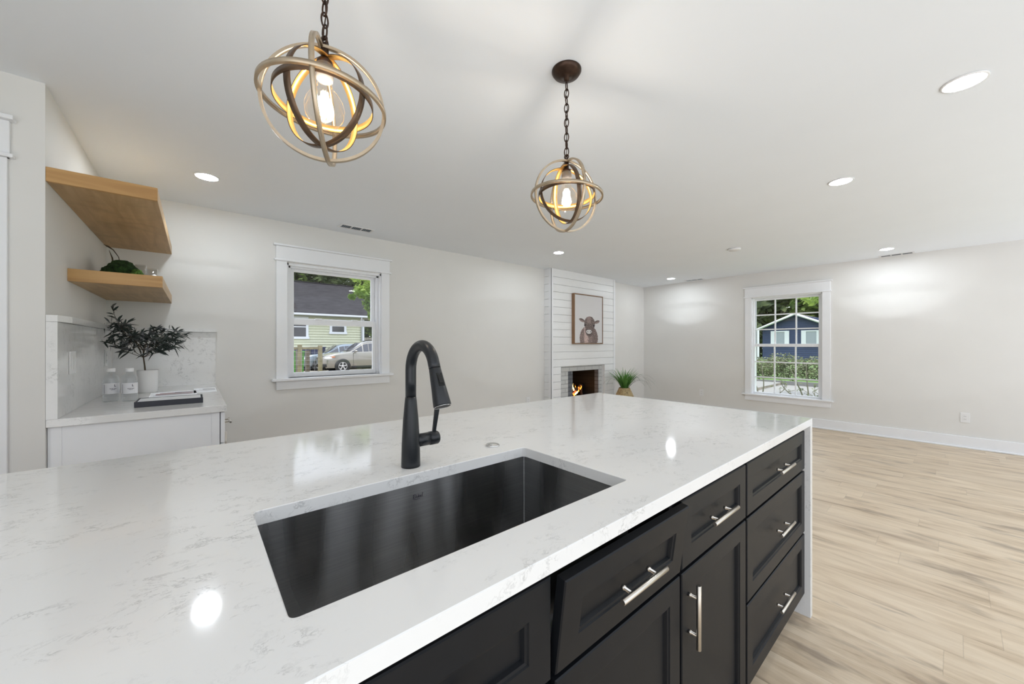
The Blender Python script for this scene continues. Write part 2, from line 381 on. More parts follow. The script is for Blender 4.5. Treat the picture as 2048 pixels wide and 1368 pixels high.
# ------------------------------------------------------------------ windows
def empty_struct(name, loc):
    o = bpy.data.objects.new(name, None); COL.objects.link(o); o.location = loc; return struct(o)
w1 = empty_struct('window_1', (1.136, WY, .905))
y = WY
m = MB(); m.box(.585, .676, y-.02, y, .93, 2.06, .002); m.box(1.597, 1.688, y-.02, y, .93, 2.06, .002); m.build('casing', 'trim', w1)
m = MB(); m.box(.583, 1.69, y-.024, y, 2.075, 2.20, .002); m.box(.562, 1.712, y-.042, y, 2.20, 2.218, .003); m.box(.568, 1.705, y-.034, y, 2.058, 2.076, .003); m.build('head_trim', 'trim', w1)
m = MB(); m.box(.548, 1.72, y-.06, y+.07, .905, .93, .004); m.build('window_sill', 'trim', w1)
m = MB(); m.box(.585, 1.688, y-.02, y, .822, .905, .002); m.build('apron', 'trim', w1)
m = MB()
m.box(.676, .690, y, y+.15, .93, 2.05); m.box(1.583, 1.597, y, y+.15, .93, 2.05); m.box(.676, 1.597, y, y+.15, 2.028, 2.05); m.box(.676, 1.597, y+.07, y+.15, .93, .945)
m.box(.690, .712, y+.045, y+.15, .93, 2.03); m.box(1.560, 1.583, y+.045, y+.15, .93, 2.03); m.box(.69, 1.583, y+.045, y+.15, 2.012, 2.03)
m.build('jamb', 'trim', w1)
def sash(par, name, axis, p, a0, a1, z0, z1, st, zr0, zr1, t=.03):
    m = MB()
    def bx(b0, b1, c0, c1):
        if axis == 'Y': m.box(b0, b1, p, p+t, c0, c1, .002)
        else: m.box(p, p+t, b0, b1, c0, c1, .002)
    bx(a0, a0+st, z0, z1); bx(a1-st, a1, z0, z1); bx(a0+st, a1-st, z0, z0+zr0); bx(a0+st, a1-st, z1-zr1, z1)
    return m.build(name, 'trim', par)
us = sash(w1, 'upper_sash', 'Y', y+.095, .712, 1.560, 1.475, 2.012, .040, .045, .026)
ls = sash(w1, 'lower_sash', 'Y', y+.06, .706, 1.566, .932, 1.512, .040, .045, .058)
m = MB(); m.quad((.752, y+.11, 1.50), (1.52, y+.11, 1.50), (1.52, y+.11, 1.99), (.752, y+.11, 1.99)); m.build('pane', 'glass', us)
m = MB(); m.quad((.744, y+.075, .975), (1.53, y+.075, .975), (1.53, y+.075, 1.46), (.744, y+.075, 1.46)); m.build('pane', 'glass', ls)
m = MB(); m.box(.94, 1.0, y+.05, y+.085, 1.510, 1.523, .003); m.box(1.3, 1.36, y+.05, y+.085, 1.510, 1.523, .003); m.build('sash_lock', 'trim', w1)

w2 = empty_struct('window_2', (X1, 1.73, .41))
x = X1
m = MB(); m.box(x-.02, x, 2.198, 2.29, .43, 2.04, .002); m.box(x-.02, x, 1.174, 1.266, .43, 2.04, .002); m.build('casing', 'trim', w2)
m = MB(); m.box(x-.024, x, 1.172, 2.292, 2.05, 2.19, .002); m.box(x-.04, x, 1.15, 2.316, 2.19, 2.208, .003); m.box(x-.034, x, 1.157, 2.308, 2.036, 2.052, .003); m.build('head_trim', 'trim', w2)
m = MB(); m.box(x-.055, x+.07, 1.135, 2.332, .41, .432, .004); m.build('window_sill', 'trim', w2)
m = MB(); m.box(x-.02, x, 1.172, 2.292, .32, .41, .002); m.build('apron', 'trim', w2)
m = MB()
m.box(x, x+.15, 1.266, 1.278, .43, 2.03); m.box(x, x+.15, 2.186, 2.198, .43, 2.03); m.box(x, x+.15, 1.266, 2.198, 2.02, 2.03); m.box(x+.05, x+.15, 1.278, 1.296, .44, 2.02); m.box(x+.05, x+.15, 2.168, 2.186, .44, 2.02); m.box(x+.07, x+.15, 1.266, 2.198, .43, .44)
m.build('jamb', 'trim', w2)
us = sash(w2, 'upper_sash', 'X', x+.095, 1.296, 2.20, 1.22, 2.02, .032, .045, .035, .026)
ls = sash(w2, 'lower_sash', 'X', x+.06, 1.29, 2.205, .432, 1.262, .036, .028, .045, .05)
m = MB()
for k in (1, 2): 
    yy = 1.328 + (2.168-1.328)*k/3; m.box(x+.097, x+.119, yy-.009, yy+.009, 1.25, 1.99)
    zz = 1.262 + (1.985-1.262)*k/3; m.box(x+.098, x+.118, 1.32, 2.17, zz-.009, zz+.009)
m.build('muntins', 'trim', us)
m = MB()
for k in (1, 2):
    yy = 1.326 + (2.169-1.326)*k/3; m.box(x+.062, x+.086, yy-.009, yy+.009, .45, 1.22)
    zz = .458 + (1.218-.458)*k/3; m.box(x+.063, x+.085, 1.32, 2.17, zz-.009, zz+.009)
m.build('muntins', 'trim', ls)
m = MB(); m.quad((x+.108, 1.32, 1.25), (x+.108, 2.17, 1.25), (x+.108, 2.17, 1.99), (x+.108, 1.32, 1.99)); m.build('pane', 'glass', us)
m = MB(); m.quad((x+.074, 1.32, .45), (x+.074, 2.17, .45), (x+.074, 2.17, 1.22), (x+.074, 1.32, 1.22)); m.build('pane', 'glass', ls)

# ------------------------------------------------------------------ chimney breast, fireplace
FY = 4.03; CX0, CX1 = 4.198, 5.884
OX0, OX1, OZ1 = 4.428, 5.58, .902        # recess in the boards
bt = struct(bpy.data.objects.new('wall_chimney', None)); COL.objects.link(bt); bt.location = (5.04, FY, 0)
m = MB(); P_ = .118; z = H
rows = [2.316 - P_*k for k in range(0, 20)]
edges = [H] + [r for r in rows if r > 0] + [0]
for i in range(len(edges)-1):
    zt, zb = edges[i] - (.0025 if i else 0), edges[i+1] + .0025
    if zt - zb < .01: continue
    segs = [(CX0+.02, CX1-.02)] if zb > OZ1 else [(CX0+.02, OX0), (OX1, CX1-.02)]
    zb2 = zb
    if zb < OZ1 < zt:
        m.box(CX0+.02, CX1-.02, FY, FY+.018, OZ1, zt, .0015); zt = OZ1; segs = [(CX0+.02, OX0), (OX1, CX1-.02)]
    for a, b in segs: m.box(a, b, FY, FY+.018, zb, zt, .0015)
    zt = edges[i] - .0015
    m.box(CX0, CX0+.018, FY+.02, WY, zb, zt, .0015); m.box(CX1-.018, CX1, FY+.02, WY, zb, zt, .0015)
m.build('shiplap_boards', 'ship', bt)
m = MB()
m.box(CX0-.006, CX0+.045, FY-.008, FY+.02, 0, H, .002); m.box(CX0-.008, CX0+.01, FY-.008, FY+.04, 0, H, .002)
m.box(CX1-.045, CX1+.006, FY-.008, FY+.02, 0, H, .002)
m.build('corner_trim', 'trim', bt)
m = MB(); m.box(CX0+.018, OX0, FY+.018, WY, 0, H); m.box(OX1, CX1-.018, FY+.018, WY, 0, H); m.box(OX0, OX1, FY+.018, WY, OZ1, H)
m.build('backing', 'ship', bt)
BX0, BX1, BZ1 = 4.67, 5.475, .810           # opening in the brick face (set back)
BY = FY+.065
fp = thing('fireplace', 'white brick fireplace set into the shiplap chimney breast', 'fireplace', (5.0, BY, 0))
m = MB(); m.box(OX0, BX0, BY, WY-.001, 0, OZ1); m.box(BX1+.013, OX1, BY, WY-.001, 0, OZ1); m.box(BX0, BX1+.013, BY, WY-.001, BZ1, OZ1); m.box(BX0, BX1+.013, BY, WY-.001, 0, .28)
m.build('brick_surround', 'wbrick', fp, 'whitewashed brick surround')
B(BX0+.002, 4.855, WY-.02, WY-.0005, .281, BZ1-.001).build('firebrick_cheek', 'gbrick', fp, 'grey firebrick side panel')
B(BX1+.0005, BX1+.012, BY+.004, WY-.0005, .281, BZ1-.001).build('firebrick_cheek', 'gbrick', fp, 'grey firebrick side panel')
m = MB(); m.box(4.51, 5.498, WY+.001, WY+.62, .285, .31); m.box(4.51, 5.49, WY+.6, WY+.65, .31, .94); m.box(4.51, 4.53, WY+.001, WY+.6, .31, .92); m.box(5.478, 5.498, WY+.001, WY+.6, .31, .92); m.box(4.51, 5.49, WY+.001, WY+.65, .92, .945)
m.build('firebox', 'soot', fp, 'sooty black firebox')
m = MB(); m.box(4.45, 5.55, WY+.16, WY+.72, 0, .28); m.box(4.45, 4.50, WY+.16, WY+.72, .28, 1.); m.box(5.50, 5.55, WY+.16, WY+.72, .28, 1.); m.box(4.45, 5.55, WY+.66, WY+.72, .28, 1.); m.box(4.45, 5.55, WY+.16, WY+.72, .96, 1.4)
m.build('chimney_stack', 'wbrick', fp)
# fire: logs, embers and flames
fire = thing('log_fire', 'burning log fire with orange flames inside the fireplace', 'fire', (5.18, WY+.3, .31))
fy = WY+.16
def logm(a, b, r):
    a, b = Vector(a), Vector(b); n = 9; pts = [a.lerp(b, i/(n-1)) + Vector((0, 0, .006*math.sin(i*2.1))) for i in range(n)]
    return MB().tube(pts, [r*(1+.12*math.sin(i*1.7)) for i in range(n)], 12)
logm((4.86, fy+.02, .36), (5.28, fy+.14, .38), .042).build('log', 'log', fire)
logm((4.84, fy+.12, .45), (5.18, fy-.01, .46), .034).build('log', 'log', fire)
logm((4.95, fy-.02, .345), (5.42, fy+.10, .50), .036).build('log', 'log', fire)
logm((5.36, fy+.04, .33), (5.38, fy+.08, .52), .022).build('log', 'log', fire)
m = MB()
for i in range(46):
    px = random.uniform(4.82, 5.12); m.blob((px, fy-.03+random.uniform(-.01, .03), random.choice([.335, .345, .40, .412, .47])+random.uniform(-.01, .01)), (random.uniform(.008, .03), .012, random.uniform(.005, .012)), .3, 6, 1)
for i in range(34):
    q = i/33; m.blob((4.95+.36*q, fy-.05+.08*q+random.uniform(-.01, .01), .375+.10*q+random.uniform(-.012, .01)), (random.uniform(.008, .018), .01, random.uniform(.005, .011)), .3, 6, 1)
m.build('embers', 'ember', fire)['kind'] = 'stuff'
def flame(cx, z0, h, w, mt, dy=0.):
    m = MB(); rows = []
    for i in range(11):
        t = i/10; r = w*(math.sin(PI*min(1, t*1.05+.12))**.8)*(1-t)**.45 if t < 1 else 0.0005
        ox = .018*math.sin(t*5+cx*40); rows.append([(cx+ox+r*math.cos(a), fy+.02+dy+.45*r*math.sin(a), z0+h*t) for a in [2*PI*k/10 for k in range(10)]])
    m.grid(rows, True); m.build('flame', mt, fire)
for cx, z0, h, w, mt, dy in ((4.965, .42, .235, .042, 'flame', 0), (4.965, .43, .13, .03, 'flamehot', -.03), (5.075, .43, .215, .034, 'flame', 0), (5.07, .44, .13, .02, 'flamehot', -.03),
    (4.88, .43, .085, .04, 'flame', 0), (5.15, .39, .16, .016, 'flame', 0), (5.17, .38, .09, .016, 'flamehot', -.03), (5.25, .41, .10, .024, 'flame', 0), (5.31, .44, .09, .014, 'flame', 0), (4.84, .44, .06, .02, 'flamehot', -.02), (5.02, .44, .12, .02, 'flame', -.02), (4.92, .38, .09, .014, 'flamehot', -.05), (5.0, .345, .07, .016, 'flamehot', -.05), (5.06, .355, .06, .024, 'flame', -.05), (5.12, .37, .06, .02, 'flamehot', -.05)):
    flame(cx, z0, h, w, mt, dy)
fl = bpy.data.lights.new('fire_glow', 'POINT'); fl.energy = .35; fl.color = (1, .42, .12); fl.shadow_soft_size = .05
fo = bpy.data.objects.new('fire_glow', fl); COL.objects.link(fo); fo.parent = fire; fo.location = (0.0, -.06, .22)

# picture of a calf above the fireplace
def calf(u, v):
    """colour of the drawing at canvas coordinates u (left-right), v (bottom-top)"""
    bg = (.70, .69, .70)
    n = noise.noise(Vector((u*38, v*60, 0))); n2 = noise.noise(Vector((u*90, v*70, 3)))
    def el(cu, cv, ru, rv, e=.0): return ((u-cu)/ru)**2 + ((v-cv)/rv)**2 < 1 + e*n
    col = None
    brown = [.20, .15, .14]
    def sh(k): return tuple(max(.01, min(.8, c*k)) for c in brown)
    if el(.50, .10, .335, .27, .12) and v < .36:
        k = 1.25 + 1.6*n2 + 1.1*n + (1.5 if abs(u-.40-.05*n) < .07 else 0) - (.35 if u > .62 else 0)
        col = sh(max(.55, k))
    for cu, cv, s_ in ((.245, .475, 1), (.80, .455, -1)):
        a = .35*s_; du, dv = u-cu, (v-cv)*1.5
        x_, y_ = du*math.cos(a)-dv*math.sin(a), du*math.sin(a)+dv*math.cos(a)
        if (x_/.105)**2 + (y_/.05)**2 < 1 + .2*n: col = sh(.8+.7*n2+(.7 if y_ < .0 else -.1))
    if el(.525, .41, .20, .155, .15) or el(.52, .27, .155, .14, .1):
        k = .85 + 1.6*n2 + 1.0*n
        if .50 < v < .58: k += .5*noise.noise(Vector((u*60, v*20, 9)))
        if abs(u-.50) < .07 and v > .42: k += .6
        col = sh(max(.22, k))
    if el(.36, .375, .035, .018) or el(.68, .37, .035, .02): col = (.03, .02, .025)
    if el(.49, .275, .075, .022): col = (.05, .035, .035)
    if el(.50, .225, .115, .062): col = sh(.45)
    if el(.50, .238, .10, .045): col = (.66, .64, .64)
    if el(.455, .238, .018, .012) or el(.56, .238, .018, .012): col = (.12, .10, .11)
    return col or bg
pc = thing('framed_picture', 'framed brown and white drawing of a calf above the fireplace', 'picture', (5.04, FY, 1.266))
PX0, PX1, PZ0, PZ1 = 4.685, 5.45, 1.262, 2.09; pf = FY-.058
m = MB(); t_ = .014
m.box(PX0, PX0+t_, pf, FY, PZ0, PZ1, .001); m.box(PX1-t_, PX1, pf, FY, PZ0, PZ1, .001); m.box(PX0+t_, PX1-t_, pf, FY, PZ0, PZ0+t_, .001); m.box(PX0+t_, PX1-t_, pf, FY, PZ1-t_, PZ1, .001)
m.build('frame', 'frame', pc, 'brown wood frame')
NU, NV = 130, 150
m = MB(); lay = m.b.loops.layers.float_color.new('drawing')
cx0, cx1, cz0, cz1 = PX0+t_+.004, PX1-t_-.004, PZ0+t_+.004, PZ1-t_-.004
VV = [[m.v((cx0+(cx1-cx0)*i/NU, pf+.006, cz0+(cz1-cz0)*j/NV)) for i in range(NU+1)] for j in range(NV+1)]
for j in range(NV):
    for i in range(NU):
        f = m._f([VV[j][i], VV[j][i+1], VV[j+1][i+1], VV[j+1][i]]); c = calf((i+.5)/NU, (j+.5)/NV)
        for l in f.loops: l[lay] = (*c, 1)
m.build('canvas', attrmat('calf drawing', 'drawing'), pc, 'white canvas with a calf drawn in brown', fixn=False)
B(cx0, cx1, pf+.0065, FY-.002, cz0, cz1).build('backing_board', 'paper', pc)

# ------------------------------------------------------------------ ceiling fixtures
def recessed(x, y, label, first=[None]):
    if first[0] is None:
        t = thing('recessed_light', label, 'ceiling light', (x, y, H), 'recessed ceiling lights')
        m = MB(); m.lathe([(.062, -.001), (.062, -.006), (.072, -.005), (.074, -.0005)], seg=40); m.build('trim_ring', 'plastic', t, local=True)
        m = MB(); m.lathe([(.0001, -.0035), (.061, -.0035)], seg=40); m.build('diffuser', emit('lamp diffuser', (.88, .945, 1), DISC), t, local=True, fixn=False)
        first[0] = t; return
    t = dup(first[0]); t.location = (x, y, H); t['label'] = label
recessed(.06, 3.40, 'recessed ceiling light over the white nook counter')
recessed(2.64, -.03, 'largest recessed ceiling light, nearest the top right corner')
recessed(3.57, .53, 'recessed ceiling light second from the top right corner')
recessed(6.54, .54, 'recessed ceiling light beside the far wall register at right')
recessed(3.57, 3.29, 'recessed ceiling light just left of the shiplap chimney breast')
recessed(6.53, 3.29, 'small recessed ceiling light in the far left corner of the room')
def register(x, y, rot, label, name='ceiling_register'):
    t = thing(name, label, 'air vent', (x, y, H), 'white ceiling registers'); t.rotation_euler.z = rot
    m = MB(); m.box(-.165, .165, -.065, -.045, -.006, -.0005, .002); m.box(-.165, .165, .045, .065, -.006, -.0005, .002)
    m.box(-.165, -.145, -.045, .045, -.006, -.0005); m.box(.145, .165, -.045, .045, -.006, -.0005); m.box(-.055, -.045, -.045, .045, -.006, -.0005); m.box(.045, .055, -.045, .045, -.006, -.0005)
    m.build('frame', 'plastic', t, local=True)
    m = MB()
    for a in range(3):
        for k in range(6):
            xx = -.14+a*.1+k*.0155; m.box(xx, xx+.003, -.045, .045, -.005, -.001)
    m.build('slats', 'slat', t, local=True)
    MB().box(-.145, .145, -.045, .045, -.001, -.0004).build('backing', 'dark', t, local=True)
register(1.25, 3.93, 0, 'white ceiling register above the left window')
register(7.04, .49, PI/2, 'white ceiling register over the far wall, right of the right window')
register(6.99, 3.08, PI/2, 'white ceiling register near the far left corner of the ceiling')
m = MB(); m.lathe([(.068, -.0005), (.068, -.018), (.060, -.026), (.0001, -.028)], (5.08, 1.75, H), 32)
tag(m.build('smoke_detector', 'plastic'), 'round white smoke detector on the ceiling', 'smoke detector')

# ------------------------------------------------------------------ pendants
def pendant(px, py, label, vert, bands, zt=2.05):
    t = thing('pendant_light', label, 'pendant light', (px, py, zt-.30), 'orb pendant lights')
    m = MB(); m.lathe([(.063, H-.0005), (.063, H-.006), (.055, H-.018), (.03, H-.026), (.012, H-.03), (.010, H-.045), (.0001, H-.045)], (px, py, 0), 40); m.build('canopy', 'bronze', t)
    m = MB(); z = H-.05; k = 0; L = .036
    while z > zt+.02:
        a = .35+k*PI/2; pts = []
        for i in range(17):
            q = 2*PI*i/16; r_ = .0095*math.cos(q); pts.append((px+r_*math.cos(a), py+r_*math.sin(a), z-L/2+.012*0+ (L/2+.002)*math.sin(q)))
        m.tube(pts, .0023, 8, cap=False); z -= L-.0045; k += 1
    m.build('chain', 'bronze', t)
    m = MB(); pts = [(px+.004*math.sin(i*1.3), py+.004*math.cos(i*1.7), H-.03-(H-.03-zt-.015)*i/14) for i in range(15)]; m.tube(pts, .0017, 6); m.build('cord', 'bronze', t)
    m = MB(); m.torus((px, py, zt+.018), (1, .4, 0), .009, .0023); m.cyl((px, py, zt+.008), (px, py, zt-.012), .0075, 16); m.build('loop', 'bronze', t)
    m = MB(); m.lathe([(.0001, zt-.004), (.010, zt-.004), (.010, zt-.035), (.019, zt-.04), (.021, zt-.052), (.0001, zt-.052)], (px, py, 0), 24); m.build('socket_cup', 'bronze', t)
    cz = zt-.152; R = .155
    m = MB(); m.ring((px, py, cz), (.05, -.03, 1), R, .0115, .007); m.build('outer_ring', 'champ', t)
    for a, tl in vert:
        m = MB(); n = Vector((math.cos(a)*math.cos(tl), math.sin(a)*math.cos(tl), math.sin(tl))); m.ring((px, py, cz), n, R-.004, .0115, .007); m.build('outer_ring', 'champ', t)
    cz2 = zt-.146; R2 = .121
    m = MB(); m.ring((px, py, cz2), (.03, .05, 1), R2, .019, .0022, inner=1); m.build('inner_band', ['band', 'gold'], t)
    for a, tl in bands:
        m = MB(); n = Vector((math.cos(a)*math.cos(tl), math.sin(a)*math.cos(tl), math.sin(tl))); m.ring((px, py, cz2), n, R2-.001, .019, .0022, inner=1); m.build('inner_band', ['band', 'gold'], t)
    # socket and clear globe bulb
    m = MB(); m.lathe([(.0001, zt-.05), (.021, zt-.05), (.022, zt-.065), (.020, zt-.09), (.0001, zt-.09)], (px, py, 0), 24); m.build('socket', 'binl', t, 'pale socket')
    m = MB(); b0 = zt-.088
    pr = [(.017, b0), (.018, b0-.015), (.024, b0-.03), (.036, b0-.042), (.046, b0-.06), (.0495, b0-.078), (.046, b0-.098), (.035, b0-.114), (.02, b0-.124), (.0005, b0-.128)]
    m.lathe(pr, (px, py, 0), 32); bulb = m.build('bulb', 'bglass', t, 'clear glass globe bulb')
    m = MB(); m.lathe([(.003, b0), (.009, b0-.012), (.006, b0-.03), (.003, b0-.036)], (px, py, 0), 14); m.build('glass_stem', 'cglass', bulb)
    m = MB()
    for i in range(8):
        a = 2*PI*i/8; m.cyl((px+.008*math.cos(a), py+.008*math.sin(a), b0-.034), (px+.0115*math.cos(a), py+.0115*math.sin(a), b0-.094), .0016, 6)
    m.build('filament', emit('filament', (1., .74, .36), 26.), bulb)
    l = bpy.data.lights.new('pendant_glow', 'POINT'); l.energy = BULB; l.color = (1, .95, .88); l.shadow_soft_size = .022
    o = bpy.data.objects.new('pendant_glow', l); COL.objects.link(o); o.parent = t; o.location = (0, 0, b0-.064-(zt-.30))
v2 = math.atan2(1.08, 1.222); v1 = math.atan2(1.08, .26)
R_ = math.radians
pendant(.262, 1.08, 'nearer orb pendant light with its globe bulb lit, hanging over the sink', [(R_(70), R_(2)), (R_(156), R_(-3))], [(R_(33), R_(-2)), (R_(124), R_(3))])
pendant(1.222, 1.08, 'farther orb pendant light showing its round ceiling canopy', [(R_(72), R_(4)), (R_(160), R_(0))], [(R_(68), R_(-8)), (R_(156), R_(-8))])

# ------------------------------------------------------------------ kitchen island
T = .915; IX0, IX1, IY0, IY1 = -.62, 2.187, .425, 1.633
SX0, SX1, SY0, SY1 = .09, .839, .537, .930
ct = thing('island_countertop', 'white veined quartz island countertop with a waterfall end', 'countertop', (.8, 1.03, 0))
def slab_with_hole(m, x0, x1, y0, y1, z0, z1, hx0, hx1, hy0, hy1, r=.012, ns=5):
    def loop(ax0, ax1, ay0, ay1, r):
        pts = []
        for cx, cy, a0 in ((ax1-r, ay1-r, 0), (ax0+r, ay1-r, PI/2), (ax0+r, ay0+r, PI), (ax1-r, ay0+r, 3*PI/2)):
            for k in range(ns): a = a0+PI/2*k/(ns-1); pts.append((cx+r*math.cos(a), cy+r*math.sin(a)))
        return pts
    I = loop(hx0, hx1, hy0, hy1, r); O = loop(x0, x1, y0, y1, .0015)
    e = .0015
    rows = [[(p[0], p[1], z0) for p in I], [(p[0], p[1], z1-e) for p in I], [(p[0]+(e if p[0] > (hx0+hx1)/2 else -e), p[1]+(e if p[1] > (hy0+hy1)/2 else -e), z1) for p in I],
            [(p[0]-(e if p[0] > 1 else -e), p[1]-(e if p[1] > 1 else -e), z1) for p in O], [(*p, z1-e) for p in O], [(*p, z0) for p in O], [(p[0], p[1], z0) for p in I]]
    m.grid(rows, True)
m = MB(); slab_with_hole(m, IX0, IX1, IY0, IY1, T-.030, T, SX0, SX1, SY0, SY1); bmesh.ops.remove_doubles(m.b, verts=m.b.verts[:], dist=1e-6); m.build('worktop', 'quartz', ct)
m = B(IX1-.031, IX1, IY0, IY1, 0, T-.0305, .0012); m.build('waterfall_panel', 'quartz', ct)

def shaker(m, x0, x1, z0, z1, y, th=.02, st=.052):
    rg = [(0, y+th), (0, y+.0025), (.0025, y), (st, y), (st+.002, y+.003), (st+.007, y+.004), (st+.010, y+.011)]
    rows = [[(x0+i, yy, z0+i), (x1-i, yy, z0+i), (x1-i, yy, z1-i), (x0+i, yy, z1-i)] for i, yy in rg]
    V = m.grid(rows, True); m._f(V[-1]); m._f(V[0][::-1]); return m
def barh(par, c, L, axis='X', cc=.096, out=.026, local=False, mt='nickel'):
    m = MB(); c = Vector(c); d = {'X': Vector((1, 0, 0)), 'Z': Vector((0, 0, 1)), 'Y': Vector((0, 1, 0))}[axis]
    m.tube([c-d*L/2, c-d*(L/2-.001), c+d*(L/2-.001), c+d*L/2], [.0052, .006, .006, .0052], 16)
    n = Vector((0, 1, 0)) if not axis == 'Y' else Vector((-1, 0, 0))
    for s_ in (-1, 1): p = c+d*cc/2*s_; m.tube([p, p+n*(out*.72), p+n*(out*.73), p+n*out], [.0036, .0036, .0048, .0048], 12)
    return m.build('handle', mt, par, 'brushed nickel bar handle', local=local)
DY = .446; CF = DY+.021
def carcass(par, x0, x1):
    m = MB(); t = .018
    m.box(x0, x0+t, CF, 1.05, .105, T-.032); m.box(x1-t, x1, CF, 1.05, .105, T-.032); m.box(x0+t, x1-t, CF, 1.05, .105, .123); m.box(x0+t, x1-t, 1.035, 1.05, .123, T-.032)
    m.box(x0+t, x1-t, CF, CF+.02, T-.06, T-.032); m.build('carcass', 'navy', par)
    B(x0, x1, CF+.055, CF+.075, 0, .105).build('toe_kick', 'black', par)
cabL = [(-.60, .0), ]
c3 = thing('drawer_cabinet', 'charcoal base cabinet with three drawers beside the waterfall end', 'cabinet', (1.775, CF, 0), 'charcoal island base cabinets')
carcass(c3, 1.402, 2.152)
for z0, z1 in ((.684, .860), (.394, .674), (.107, .384)):
    d = shaker(MB(), 1.407, 2.148, z0, z1, DY).build('drawer', 'navy', c3)
    barh(d, (1.778, .420, (z0+z1)/2), .176)
c2 = thing('door_cabinet', 'charcoal base cabinet with one drawer over a door, between sink and drawers', 'cabinet', (1.165, CF, 0), 'charcoal island base cabinets')
carcass(c2, .938, 1.399)
d = shaker(MB(), .943, 1.394, .684, .860, DY).build('drawer', 'navy', c2); barh(d, (1.163, .420, .77), .17)
d = shaker(MB(), .943, 1.394, .107, .674, DY).build('door', 'navy', c2); barh(d, (.979, .420, .562), .165, 'Z')
c1 = thing('sink_cabinet', 'charcoal sink base cabinet with its tilt-out front leaning open', 'cabinet', (.468, CF, 0), 'charcoal island base cabinets')
carcass(c1, .003, .935)
d = shaker(MB(), .010, .466, .684, .860, DY).build('false_drawer_front', 'navy', c1); barh(d, (.238, .420, .77), .17)
d = shaker(MB(), -.228, .228, 0, .176, -.0, ).build('tilt_out_front', 'navy', c1, 'drawer front tilted open at the top', local=True)
d.location = Vector((.705, DY, .684)) - c1.location; d.rotation_euler.x = R_(7.5)
barh(d, (.003, -.026, .086), .17, local=True)
d = shaker(MB(), .010, .466, .107, .674, DY).build('door', 'navy', c1); barh(d, (.43, .420, .562), .165, 'Z')
d = shaker(MB(), .477, .933, .107, .674, DY).build('door', 'navy', c1); barh(d, (.513, .420, .562), .165, 'Z')
c0 = thing('door_cabinet', 'charcoal base cabinet left of the sink cabinet', 'cabinet', (-.3, CF, 0), 'charcoal island base cabinets')
carcass(c0, -.60, .0); shaker(MB(), -.595, -.003, .107, .860, DY).build('door', 'navy', c0)
tag(B(-.60, 2.15, 1.055, 1.075, 0, T-.032).build('island_back_panel', 'navy'), 'charcoal back panel on the seating side of the island', 'panel')

# sink
sk = thing('kitchen_sink', 'dark brushed steel undermount sink in the white island', 'sink', (.465, .733, .60))
def rr(x0, x1, y0, y1, r, z, ns=5):
    pts = []
    for cx, cy, a0 in ((x1-r, y1-r, 0), (x0+r, y1-r, PI/2), (x0+r, y0+r, PI), (x1-r, y0+r, 3*PI/2)):
        for k in range(ns): a = a0+PI/2*k/(ns-1); pts.append((cx+r*math.cos(a), cy+r*math.sin(a), z))
    return pts
m = MB(); zr = T-.0305; zb = .60; e = .003
rows = [rr(SX0-.03, SX1+.03, SY0-.03, SY1+.03, .02, zr), rr(SX0-e, SX1+e, SY0-e, SY1+e, .005, zr), rr(SX0-e, SX1+e, SY0-e, SY1+e, .005, zr-.004), rr(SX0-e+.001, SX1+e-.001, SY0-e+.001, SY1+e-.001, .005, zb+.012), rr(SX0+.008, SX1-.008, SY0+.008, SY1-.008, .02, zb)]
V = m.grid(rows, True); m._f(V[-1]); bw = m.build('bowl', 'steel', sk, fixn=False)
m = MB(); m.lathe([(.055, zb+.0005), (.055, zb+.004), (.045, zb+.005), (.04, zb+.001), (.0001, zb+.001)], (.465, .78, 0), 32); m.build('drain', 'chrome', sk)
m = MB()     # engraved maker's script on the back wall
my = SY1+e-.0016
def stroke(pts, w=.0007):
    m.tube([(.4445+a*.0006, my, .8475+b*.0006) for a, b in pts], w, 5)
for s_ in ([(0, 0), (3, 14), (1, 14)], [(-3, 13), (4, 18), (12, 14), (12, 4), (4, -2), (-4, -1)], [(19, 3), (15, 5), (15, 0), (19, 3), (20, 0)], [(24, 14), (22, 0)], [(28, 9), (23, 4), (29, 0)], [(31, 4), (35, 7), (33, 9), (30, 4), (34, 0), (38, 2)], [(44, 18), (40, 0), (47, 0)], [(4, -6), (30, -6)]): stroke(s_)
m.build('maker_mark', 'inkd', sk)

# faucet
fc = thing('faucet', 'tall matte black pull-down faucet standing behind the sink', 'faucet', (.465, .993, T))
fx, fy_ = .465, .993
m = MB(); m.lathe([(.0262, T), (.0262, T+.01), (.0252, T+.06), (.0215, T+.13), (.0165, T+.185), (.0152, T+.196), (.0001, T+.196)], (fx, fy_, 0), 40); m.build('body', 'mblack', fc)
pts = [(fx, fy_, T+.197), (fx, fy_, T+.245)]; R0 = .069; cz = T+.272
pts.append((fx, fy_, cz))
for k in range(1, 17):
    a = PI*k/16*.90; pts.append((fx, fy_-R0+R0*math.cos(a), cz+R0*1.0*math.sin(a)))
pe = Vector(pts[-1]); dr = (pe-Vector(pts[-2])).normalized(); pts.append(tuple(pe+dr*.012))
m = MB(); m.tube(pts, .0150, 28); m.build('spout', 'mblack', fc)
hs = pe+dr*.0125; he = hs+dr*.098
m = MB(); m.tube([hs, hs+dr*.002, hs+dr*.05, he-dr*.003, he], [.0145, .0153, .0185, .0222, .0215], 32); sh = m.build('spray_head', 'mblack', fc)
m = MB(); m.tube([he+dr*.0002, he+dr*.0012], [.0185, .018], 28); m.build('spray_face', 'cardark', sh)
m = MB(); m.torus(he+dr*.001, tuple(dr), .0205, .0008, 32, 6); m.build('spray_rim', 'chrome', sh)
bu = Vector((0, dr.z, -dr.y)).normalized()
if bu.y > 0: bu = -bu
m = MB(); q0 = hs+dr*.016; 
